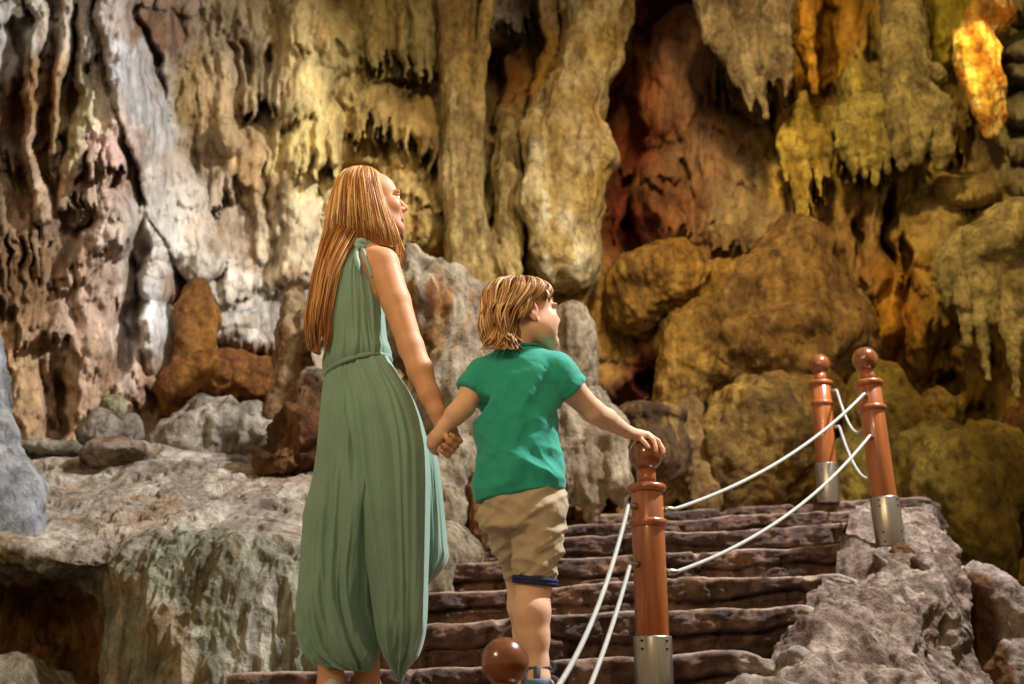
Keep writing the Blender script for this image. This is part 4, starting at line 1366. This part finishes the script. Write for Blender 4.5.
HC = ['#c08a4c', '#dcae6a', '#9a6436', '#f0d4a0', '#cc9a58', '#a8703c', '#7e4c2a']
HF = ['#a8683a', '#c08448', '#84492a', '#d4a060', '#945430', '#6e3c22']


def add_hair(vf, c):
    parts.append(vf)
    cols.append(np.tile(lin(c), (len(vf[0]), 1)))


add_hair(cap.mesh(64, 60, lambda p, t: -.006 + .004 * n2(p * 7, t * 1.5, 3)), '#94602e')
add_hair(fall.mesh(56, 60, lambda p, t: -.005 - .03 * sstep(.62, 1, t) + .005 * n2(p * 6, t * 1.5, 4)), '#94602e')
for i in range(900):
    ph = RNG.uniform(-math.pi * 1.02, 0.06) if i < 760 else RNG.uniform(0, math.pi)
    t = np.linspace(RNG.uniform(0.0, 0.10), RNG.uniform(0.86, 1.0) if ph > -1.5 else RNG.uniform(.62, 1.0), 18)
    out = RNG.uniform(-.002, .004) + .002 * np.sin(t * 9 + RNG.uniform(0, 6))
    pts = cap.at(ph + 0.10 * np.sin(t * 2.2 + RNG.uniform(0, 6)) + 0.12 * (t - .5), t, out)
    add_hair(strand(pts, RNG.uniform(.0012, .0029), 4), HC[RNG.integers(len(HC))])
for i in range(560):
    ph = RNG.uniform(-math.pi, 0.2) if i < 470 else RNG.uniform(0, math.pi)
    t = np.linspace(RNG.uniform(0, .25), RNG.uniform(0.66, 1.0), 18)
    out = RNG.uniform(-.002, .004) + .003 * np.sin(t * 7 + RNG.uniform(0, 6))
    pts = fall.at(ph + 0.12 * np.sin(t * 3 + RNG.uniform(0, 6)), t, out)
    add_hair(strand(pts, RNG.uniform(.0012, .0028), 4), (HF if RNG.random() < .55 else HC)[RNG.integers(6)])
for i in range(60):      # lock hanging in front of the far shoulder
    j = RNG.uniform(-3.5, 3.5, 4)
    yb = RNG.uniform(244, 266)
    q = [P(385 + j[0] * .5, 205, 3.42), P(392 + j[1], 226, 3.42), P(398 + j[2], 242, 3.42), P(401 + j[3] * 1.2, yb, 3.43)]
    add_hair(strand(crom(np.array(q), 14), RNG.uniform(.0016, .003)), HC[RNG.integers(len(HC))])
V, F = join(parts)
make_mesh('hair', V, F, MAT_HAIR, woman, col=np.concatenate(cols))

# jumpsuit
SAGE = '#7c9c8c'


def cloth_col(V, base, s=0.0, var=0.08):
    return np.tile(lin(base), (len(V), 1)) * (1 + var * fbm(V * 5, 3, seed=s))[:, None]


bod = Loft([(353, 243, 365, 242, 3.405, .022), (347, 250, 367.5, 250, 3.415, .045), (339, 263, 370.5, 262, 3.43, .076), (331, 278, 374, 276, 3.44, .098), (327, 294, 378, 291, 3.445, .106), (325, 312, 382, 307, 3.45, .110),
            (326, 332, 384, 325, 3.45, .106), (327, 350, 386, 340, 3.45, .102), (324, 366, 389.5, 350, 3.45, .104), (326, 374, 389.5, 357, 3.45, .098), (328, 378, 388.5, 360, 3.45, .090)], 110, 0.95)
V, F = bod.mesh(220, 130, lambda p, t: .004 + (.15 + .85 * np.abs(np.sin(p))) * (.013 * (r2(p * 3.2 + 1.0 * t, t * 0.8, 1) - .5) + .008 * (r2(p * 6, t * 1.2, 2) - .5) * sstep(.3, 1, t) + .003 * n2(p * 14, t * 0.8, 4) * sstep(.35, 0, t)))
suit = make_mesh('jumpsuit', V, F, MAT_DRESS, woman, col=cloth_col(V, SAGE))
ph = np.linspace(-math.pi, math.pi, 80)
Lw, Rw = P(326.5, 377, 3.45), P(389.5, 359, 3.45)
ring = (Lw + Rw) / 2 + np.cos(ph)[:, None] * (Rw - Lw) / 2 * 1.01 + np.sin(ph)[:, None] * np.array([0, .098, -.006])
V, F = tube(ring, .0085, 10)
make_mesh('belt', V, F, MAT_DRESS, suit, col=cloth_col(V, '#7f9e8c'))
# knotted shoulder tie
bits = []
k0 = P(359, 244, 3.368)
for pts, r in (([P(351, 247, 3.375), P(356, 242, 3.362), P(363, 241, 3.362), P(367, 245, 3.372)], [.008, .011, .010, .007]),
               ([P(353, 242, 3.37), P(358, 246, 3.355), P(365, 246, 3.36)], [.007, .012, .006]),
               ([P(358, 245, 3.36), P(356, 254, 3.348), P(357.5, 263, 3.338), P(360, 272, 3.335)], [.007, .008, .009, .002]),
               ([P(361, 245, 3.36), P(365, 256, 3.352), P(369, 268, 3.350), P(372, 277, 3.352)], [.007, .006, .005, .002]),
               ([P(366, 244, 3.37), P(372, 241, 3.385), P(377, 243, 3.40)], [.006, .005, .003])):
    q = crom(np.array(pts), 16)
    bits.append(tube(q, np.interp(np.linspace(0, 1, 16), np.linspace(0, 1, len(r)), r), 10))
V, F = join(bits)
make_mesh('shoulder_tie', V, F, MAT_DRESS, suit, col=cloth_col(V, '#8fb2aa'))

legL = Loft([(327, 377, 388, 360, 3.45, .09), (324, 390, 396, 376, 3.46, .115), (321, 412, 406, 400, 3.47, .138), (318, 440, 412, 432, 3.48, .15), (314, 470, 412, 466, 3.49, .158), (309, 505, 406, 502, 3.49, .16),
             (305, 540, 396, 540, 3.49, .158), (302, 570, 386, 575, 3.485, .152), (299, 600, 380, 605, 3.48, .145), (298, 625, 380, 630, 3.475, .136), (301, 645, 379, 651, 3.465, .122), (311, 659, 376, 664, 3.455, .104),
             (325, 668, 370, 671, 3.45, .08), (336, 669, 364, 671, 3.45, .06), (340, 660, 360, 661, 3.45, .05)], 150, 0.92)


def foldL(p, t):
    x = np.cos(p)
    g = np.exp(-((x + .1) / .8) ** 2)
    dr = r2((x - 1.35 * t ** 1.4) * 3.4 + .2 * n2(x * 2, t * 3, 5), t * 1.1 + 3, 6) - .5
    sw = r2(t * 5.5 - 1.1 * x * x - .8 * x, x * 0.8, 8) - .5
    w_ = .25 + .75 * np.abs(np.sin(p))
    return w_ * .75 * (.062 * dr * sstep(.03, .35, t) * sstep(1.0, .88, t) + .034 * sw * sstep(.55, .85, t) * sstep(1, .93, t) + .010 * (r2(p * 6.5, t * 1.2, 7) - .5) * sstep(.5, .02, t)) + .004 * n2(p * 5, t * 6, 9)


V, F = legL.mesh(300, 260, foldL)
make_mesh('trouser_leg', V, F, MAT_DRESS, suit, col=cloth_col(V, SAGE, 1))
legR = Loft([(338, 375, 389, 359, 3.44, .082), (343, 392, 399, 377, 3.42, .105), (346, 420, 415, 402, 3.41, .125), (349, 450, 427, 438, 3.41, .135), (353, 480, 431, 470, 3.41, .138), (358, 515, 431.5, 505, 3.41, .136),
             (365, 550, 431, 545, 3.41, .13), (371, 580, 430, 580, 3.41, .124), (374, 605, 429, 608, 3.41, .115), (377, 628, 427, 634, 3.41, .10), (383, 650, 419, 655, 3.41, .072), (391, 667, 408, 668, 3.41, .040), (399, 682, 402, 682, 3.41, .005)], 150, 0.9)


def foldR(p, t):
    x = np.cos(p)
    w_ = .3 + .7 * np.abs(np.sin(p))
    return w_ * .8 * (.034 * (r2(x * 2.3 + .5 * t, t * .6 + 9, 11) - .5) * sstep(1, .85, t) + .009 * (r2(p * 6.5, t * 1.4, 12) - .5) * sstep(.35, .02, t) + .004 * n2(x * 5, t * 5, 13) + .022 * (r2((x + 1.2 * t) * 2.0, t * 3, 14) - .5) * sstep(.45, .9, t) * sstep(1, .9, t))


V, F = legR.mesh(260, 240, foldR)
make_mesh('trouser_leg', V, F, MAT_DRESS, suit, col=cloth_col(V, SAGE, 2))
pan = Loft([(420, 440, 431, 438, 3.47, .05), (420, 470, 438, 466, 3.48, .06), (419, 510, 443, 508, 3.48, .066), (418, 545, 446.5, 545, 3.48, .066), (419, 560, 447, 558, 3.48, .06), (422, 573, 440, 571, 3.475, .045), (426, 585, 430, 584, 3.47, .012)], 90, 0.9)
V, F = pan.mesh(120, 110, lambda p, t: .012 * (r2(np.cos(p) * 2.2 + .3 * t, t * .8, 15) - .5) * sstep(1, .8, t))
make_mesh('trouser_panel', V, F, MAT_DRESS, suit, col=cloth_col(V, SAGE, 3))

# white flats
for ank, yaw, up in ((P(331, 664, 3.42), -0.25, .034), (P(367, 668, 3.49), 0.12, 0)):
    b0 = np.array([ank[0], ank[1], -0.083 + up])
    d = unit([math.sin(yaw) * 1.0, math.cos(yaw), 0])
    s = SDF(b0 - [.14, .12, .02], b0 + [.18, .26, .12], .004)
    s.chain([b0 + d * -.035 + [0, 0, .030], b0 + d * .05 + [0, 0, .026], b0 + d * .15 + [0, 0, .024 - up]], [.040, .040, .036], .02)
    s.cone(b0 + d * -.052 + [0, 0, .045], b0 + d * -.045 + [0, 0, .062], .016, .012, .015)
    s.cone(ank + [0, 0, -.055], b0 + d * .13 + [0, 0, .066], .036, .034, .008, 'sub')
    s.cut(b0 + [0, 0, -up], (0, 0, -1))
    V, Fq = s.mesh(2)
    make_mesh('shoe', V, Fq, MAT_WHITESHOE, woman)

# ------------------------------------------------------------------ the boy
BY = 3.30
BS = SDF((P(425, 300, BY)[0] - .03, 3.02, -0.10), (P(662, 300, 3.8)[0] + .03, 3.95, 1.30), 0.0042)
BORI = P(526.5, 315.0, BY)
BSC = 0.90
T, R = head(BS, BORI, (math.cos(math.radians(20)), math.sin(math.radians(20)), 0.10), BSC, True)
bn = P(512, 356, BY)
BS.cone(T(-.030, 0, -.055), bn, .046, .050, .02)
BS.cone(bn, P(515, 385, BY), .046, .065, .03)
bR, bL = P(556, 372, 3.29), P(483, 375, 3.31)
BS.cone(P(524, 371, BY), bR, .036, .038, .03)
BS.cone(P(508, 371, BY), bL, .036, .036, .03)
BS.loft([zrow(376, 492, 546, BY, .05), zrow(400, 488, 548, BY, .06), zrow(440, 488, 547, BY, .06), zrow(475, 487, 552, BY, .065), zrow(510, 484, 558, BY, .075)], .03)
# left arm down to the woman's hand
eL, wL = P(463.5, 407, 3.27), P(446, 425, 3.265)
BS.chain([bL, P(472, 392, 3.29), eL], [.038, .035, .0315], .015)
BS.chain([eL, P(455, 415, 3.265), wL], [.0325, .030, .0215], .012)
bp = P(437, 437, 3.268)
BS.cone(wL, bp, .021, .0215, .012)
BS.cone(bp, P(433.5, 443.5, 3.272), .021, .018, .01)
fs = []
for i, (dx, dy) in enumerate(((-5.5, -5.5), (-2.5, -1.2), (1.5, 2.6), (5.6, 5.2))):
    a, b, c = P(432 + dx * .5, 442 + dy, 3.275), P(429.5 + dx * .5 + 1.5, 449 + dy * .8, 3.300), P(436 + dx * .4, 452 + dy * .5, 3.325)
    fs.append(([a, b, c], (.0072, .0074, .0072, .0064)[i]))
fingers(BS, fs, .003)
fingers(BS, [([P(442, 430, 3.258), P(447, 437, 3.252), P(449, 443, 3.256)], .0078)], .004)
# right arm out to the ball of the post
eR, wR = P(592.5, 411, 3.37), P(627.5, 432, 3.62)
BS.chain([bR, P(571, 389, 3.31), eR], [.041, .0395, .034], .015)
BS.chain([eR, P(606, 419, 3.46), wR], [.0355, .033, .0205], .012)
BC = P(645.5, 455, POST1_Y)
BR = 17.0 * float(mpp(455, 3.7))
ball = lambda d, k=1.0: BC + unit(d) * BR * k
hp = ball((-.30, -.45, .85), 1.28)
BS.cone(wR, hp, .0205, .0185, .01)
BS.cone(hp, ball((.16, -.36, .98), 1.19), .0175, .0125, .008)
BS.cone(hp, ball((.12, .10, 1.0), 1.19), .0165, .0125, .008)
fingers(BS, [([ball((.18, -.50, .88), 1.18), ball((.42, -.74, .62), 1.15), ball((.50, -.90, .26), 1.11), ball((.48, -.95, .02), 1.10)], .0078),
             ([ball((.28, -.30, .95), 1.18), ball((.66, -.45, .66), 1.15), ball((.85, -.52, .28), 1.11), ball((.90, -.52, -.02), 1.10)], .0080),
             ([ball((.30, -.06, .98), 1.18), ball((.74, -.10, .70), 1.14), ball((.98, -.14, .30), 1.10), ball((1.0, -.16, .05), 1.10)], .0076),
             ([ball((.22, .20, .98), 1.17), ball((.62, .30, .74), 1.13), ball((.86, .36, .40), 1.10)], .0066),
             ([ball((-.30, -.62, .74), 1.20), ball((-.12, -.92, .52), 1.15), ball((.08, -1.0, .22), 1.11)], .0086)], .003)
# legs
kR, aR = P(534, 586, 3.30), P(538.5, 662, 3.27)
BS.chain([P(538, 505, 3.30), kR], [.072, .047], .02)
BS.chain([kR, P(531.5, 612, 3.275), P(534, 638, 3.275), aR], [.045, .0505, .041, .0275], .02)
heel = aR + np.array([.0, -.012, -.050])
BS.chain([aR, heel, aR + np.array([.015, .10, -.070]), aR + np.array([.02, .15, -.072])], [.0285, .030, .028, .022], .012)
kL, aL = P(520, 578, 3.47), P(524, 650, 3.60)
BS.chain([P(500, 505, 3.33), kL], [.062, .040], .02)
BS.chain([kL, P(522, 606, 3.49), P(525, 634, 3.55), aL], [.040, .041, .034, .026], .02)
fL = np.array([aL[0], aL[1], -.085])
BS.chain([aL, fL + np.array([0, -.01, .045]), fL + np.array([.01, .13, .035])], [.028, .030, .022], .012)
V, Fq = BS.mesh(2)
bc = skin_col(V, '#deb292', [(T(.102, 0, -.064), .011, '#c8776a', .55), (T(.07, .04, -.03), .03, '#d8937a', .5), (T(.07, -.04, -.03), .03, '#d8937a', .5), (T(-.005, -.08, -.01), .03, '#d88464', .5)])
boy = make_mesh('person', V, Fq, MAT_SKIN, col=bc)
tag(boy, 'blond boy in a teal T-shirt and khaki shorts, one hand on the middle post', 'person')
eyes(T, R, BSC, boy)

bcap = Loft([(509, 280, 523, 280, 3.30, .018), (497, 282.5, 539, 282.5, 3.30, .058), (489, 288, 547, 287, 3.30, .080), (485, 295, 550.5, 292, 3.295, .088), (483.5, 304, 545, 301, 3.29, .092), (483, 312, 535, 310, 3.285, .092),
             (483, 321, 525, 320, 3.28, .090), (483.5, 331, 522, 331, 3.275, .082), (486, 340, 521, 341, 3.275, .068), (491, 347, 516, 348, 3.28, .045)], 90)
parts, cols = [], []
add_hair(bcap.mesh(64, 60, lambda p, t: -.007 + .005 * n2(p * 6, t * 2, 23)), '#7c4c28')
BHC = ['#b4864f', '#d0a870', '#8a5c36', '#a07040', '#e4c898', '#704a2e']
for i in range(1000):
    ph = RNG.uniform(-math.pi * 1.05, 0.15) if i < 860 else RNG.uniform(0, math.pi)
    t1 = RNG.uniform(.70, 1.0)
    if -0.45 < ph < 0.5:
        t1 = RNG.uniform(.42, .53)
    elif -0.95 < ph <= -0.45:
        t1 = RNG.uniform(.54, .64)
    t = np.linspace(RNG.uniform(0, .15), t1, 18)
    fl_ = sstep(.5, 1, t)
    kk = round(ph * 5) * 3.1 + RNG.uniform(-.7, .7)                 # neighbouring strands wave together
    out = RNG.uniform(-.003, .005) + .013 * fl_ * RNG.uniform(-.3, 1.3) + .005 * np.sin(t * 10 + kk)
    wig = 0.10 * np.sin(t * 6 + kk) + .24 * fl_ * np.sin(t * 9 + kk) - .35 * (t - .25)
    pts = bcap.at(ph + wig, t, out)
    add_hair(strand(pts, RNG.uniform(.0012, .0030), 4), BHC[RNG.integers(len(BHC))])
for i in range(70):      # hair sweeping over the top of the ear
    a = RNG.uniform(0, 1)
    j = RNG.uniform(-1.5, 1.5, 3)
    q = [P(517 + 12 * a, 284, 3.228 + .012 * a), P(521 + 13 * a + j[0], 297, 3.208 + .016 * a), P(520 + 13 * a + j[1], 308, 3.204 + .018 * a), P(516 + 13 * a + j[2], RNG.uniform(313, 321) - 4 * a, 3.206 + .018 * a)]
    add_hair(strand(crom(np.array(q), 14), RNG.uniform(.0014, .003), 4), BHC[RNG.integers(len(BHC))])
for i in range(110):      # flicked ends at the nape and behind the ear
    x0 = RNG.uniform(486, 519)
    sgn = -1 if x0 < 502 else RNG.choice([-1, 1])
    y0 = RNG.uniform(318, 332)
    Yf = 3.285 - .085 * math.sqrt(max(0, 1 - ((x0 - 502) / 19) ** 2))
    q = [P(x0, y0, Yf), P(x0 + RNG.uniform(-2, 2), y0 + 10, Yf - .004), P(x0 + sgn * RNG.uniform(0, 4), y0 + 17, Yf - .008), P(x0 + sgn * RNG.uniform(2, 8), min(349, y0 + RNG.uniform(18, 24)), Yf - RNG.uniform(.005, .02))]
    add_hair(strand(crom(np.array(q), 14), RNG.uniform(.0014, .0032), 4), BHC[RNG.integers(len(BHC))])
for i in range(46):      # fringe over the brow
    a = RNG.uniform(0, 1)
    j = RNG.uniform(-2, 2, 3)
    q = [P(520 + 8 * a, 276, 3.29 - .05 + .1 * a), P(538 + 5 * a + j[0], 283 + j[1], 3.25 + .10 * a), P(547 + 3 * a + j[1] * .5, 293, 3.245 + .10 * a), P(549 + 4 * a + j[2] * .8, RNG.uniform(298, 304), 3.245 + .11 * a)]
    add_hair(strand(crom(np.array(q), 14), RNG.uniform(.0024, .0042)), BHC[RNG.integers(len(BHC))])
V, F = join(parts)
make_mesh('hair', V, F, MAT_HAIR, boy, col=np.concatenate(cols))

# T-shirt
s = SDF((P(452, 400, BY)[0], 3.12, P(500, 508, BY)[2]), (P(592, 400, BY)[0] + .02, 3.50, P(500, 336, BY)[2] + .02), .0042)
s.loft([zrow(506, 475, 566, BY, .100), zrow(490, 475, 565, BY, .098), zrow(460, 475.5, 561, BY, .092), zrow(430, 476, 559, BY, .090), zrow(400, 476.5, 559, BY, .090), zrow(380, 479, 559, BY, .086), zrow(366, 484, 556, BY, .074), zrow(357, 492, 549, BY, .062), zrow(350, 497, 541, BY, .058), zrow(341, 500, 538, BY, .056)], .02)
slR, slL = P(573, 390, 3.315), P(471.5, 393, 3.288)
s.chain([P(540, 368, BY), P(556, 371, 3.29), slR, P(580, 401, 3.325)], [.050, .051, .0475, .0475], .025)
s.chain([P(500, 369, BY), P(485, 375, 3.308), slL, P(464, 404, 3.28)], [.049, .047, .0425, .0425], .025)
dR = unit(P(580, 401, 3.325) - P(556, 371, 3.29)); dL = unit(P(464, 404, 3.28) - P(485, 375, 3.308))


def cut_local(s, p, n, rad):
    """flat cut limited to a ball, for a sleeve end"""
    n = unit(n)
    sl, g = s.sub(p - rad, p + rad, 0)
    d = sum((g[i] - p[i]) * n[i] for i in range(3))
    rr = np.sqrt(sum((g[i] - p[i]) ** 2 for i in range(3)))
    s.f[sl] = np.where((d > -rad) & (rr < rad) & (d > 0), np.maximum(s.f[sl], np.minimum(d, .02)), np.maximum(s.f[sl], np.where(rr < rad, d, -9)))


cut_local(s, slR, dR, .105)
cut_local(s, slL, dL, .090)
s.cone(slR - dR * .03, slR + dR * .03, .040, .0425, .004, 'sub')
s.cone(slL - dL * .03, slL + dL * .03, .035, .0375, .004, 'sub')
A_, B_ = P(474, 503.5, BY), P(566, 489, BY)
hd = unit(B_ - A_)
s.cut(A_, (hd[2], 0, -hd[0]))
s.cut(P(516, 347, BY - .05), unit(np.array([.0, -.10, 1.0])))
V, Fq = s.mesh(2)
n = vnormals(V, Fq)
q = V - P(518, 400, BY)
low = sstep(P(500, 430, BY)[2], P(500, 480, BY)[2], V[:, 2])
fold = .028 * (ridged(np.stack([(q[:, 0] * .9 + q[:, 2] * .9) * 7, (q[:, 0] - q[:, 2]) * 2.2, q[:, 1] * 2], -1), 2, seed=41) - .5) * (0.35 + .8 * low)
fold += .016 * (ridged(np.stack([(q[:, 0] * .5 - q[:, 2] * .25) * 12, (q[:, 2]) * 2.5, q[:, 1] * 2], -1), 2, seed=42) - .5) + .003 * fbm(V * 22, 3, seed=43)
fold = fold * sstep(P(515, 350, BY)[2], P(515, 380, BY)[2], V[:, 2]) + .002
fold = fold * (.25 + .75 * sstep(.0, .03, np.abs((V - A_) @ np.array([hd[2], 0, -hd[0]]))))
V = V + n * fold[:, None]
shirt = make_mesh('t_shirt', V, Fq, MAT_SHIRT, boy, col=cloth_col(V, '#2a9a86', 4, .06))
ph = np.linspace(0, 2 * math.pi, 60)
ce = P(518.5, 348.5, BY)
ring = ce + np.cos(ph)[:, None] * np.array([21.5 * mpp(350, BY), 0, .003]) + np.sin(ph)[:, None] * np.array([0, .060, .006])
V, F = tube(ring, .0055, 8)
make_mesh('collar', V, F, MAT_SHIRT, shirt, col=cloth_col(V, '#1a8c7a', 5))

# shorts
s = SDF((P(470, 540, BY)[0], 3.08, P(500, 596, BY)[2]), (P(575, 540, BY)[0], 3.72, P(500, 478, BY)[2]), .0042)
s.loft([zrow(484, 480, 563, BY, .088), zrow(500, 478.5, 565, BY, .096), zrow(516, 480, 565, BY, .098), zrow(528, 484, 563, BY, .090)], .02)
s.chain([P(539, 512, 3.295), P(538, 545, 3.29), P(535.5, 571, 3.295), P(535, 590, 3.30)], [.078, .071, .058, .053], .012)
s.chain([P(502, 512, 3.315), P(510.5, 542, 3.37), P(518, 566, 3.43), P(521, 585, 3.47)], [.072, .056, .043, .040], .012)
A_, B_ = P(514, 577, 3.29), P(556, 581, 3.29)
hd = unit(B_ - A_)
cut_local(s, (A_ + B_) / 2, (hd[2], 0, -hd[0]), .13)
cut_local(s, P(515, 575, 3.45), unit(np.array([.1, .35, -1.0])), .09)
s.cone(P(535, 562, 3.295), P(535.5, 590, 3.30), .050, .048, .004, 'sub')
s.cut(P(500, 486, BY), (0, 0, 1))
V, Fq = s.mesh(2)
n = vnormals(V, Fq)
q = V - P(520, 530, BY)
fold = .017 * (ridged(np.stack([(q[:, 0] * .45 + q[:, 2]) * 10, (q[:, 0] - q[:, 2] * .4) * 3, q[:, 1] * 3], -1), 2, seed=44) - .55) + .012 * (ridged(np.stack([(q[:, 2] - q[:, 0] * .6) * 16, q[:, 0] * 5, q[:, 1] * 4], -1), 2, seed=46) - .5) + .003 * fbm(V * 25, 3, seed=45)
V = V + n * fold[:, None]
shorts = make_mesh('shorts', V, Fq, MAT_SHORTS, boy, col=cloth_col(V, '#b5a488', 6, .08))
ph = np.linspace(0, 2 * math.pi, 60)
ce = P(535, 579.5, 3.295)
ring = ce + np.cos(ph)[:, None] * (hd * .060) + np.sin(ph)[:, None] * np.array([0, .058, .004])
V1 = tube(ring, .0075, 10)
V2 = tube(ring + np.array([0, 0, -.009]), .006, 10)
V, F = join([V1, V2])
make_mesh('cuff', V, F, MAT_CUFF, shorts)

# sandals
def sandal(ank, base, d, lift=0.0):
    d = unit(d)
    side = unit(np.cross(d, [0, 0, 1]))
    s = SDF(base - [.14, .12, .05], base + [.16, .28, .13], .0045)
    s.chain([base + d * -.028 + [0, 0, .012 + lift], base + d * .05 + [0, 0, .008 + lift * .5], base + d * .14 + [0, 0, .008]], [.036, .034, .036], .02)
    s.cut(base + [0, 0, .024 + lift], unit(np.array([d[0] * lift * 5, d[1] * lift * 5, 1.0])))
    s.cut(base + [0, 0, -.012 + lift], unit(np.array([-d[0] * lift * 5, -d[1] * lift * 5, -1.0])))
    V, Fq = s.mesh(2)
    so = make_mesh('sandal', V, Fq, MAT_SOLE, boy)
    rg = []
    for c, r, dz in ((ank + [0, .002, -.016], .0305, 0), (ank * .5 + base * .5 + d * .055 + [0, 0, .02 + lift * .5], .038, .3), (base + d * .105 + [0, 0, .03], .040, .4)):
        a = side
        b = unit(np.array([d[0], d[1], dz * 2]))
        w = np.linspace(0, 2 * math.pi, 30)
        rg.append(tube(c + np.cos(w)[:, None] * a * r + np.sin(w)[:, None] * b * r, .0055, 8))
    hb = [ank + d * -.030 + [0, 0, -.014], ank * .5 + base * .5 + d * -.040 + [0, 0, .01], base + d * -.038 + [0, 0, .02 + lift]]
    rg.append(tube(crom(np.array(hb), 8), .010, 8))
    V, F = join(rg)
    make_mesh('strap', V, F, MAT_SANDAL, so)


sandal(aR, np.array([aR[0], aR[1], aR[2] - .093]), (.16, 1, 0), 0.02)
sandal(aL, np.array([aL[0], aL[1] - .005, -.083]), (.08, 1, 0), 0.0)
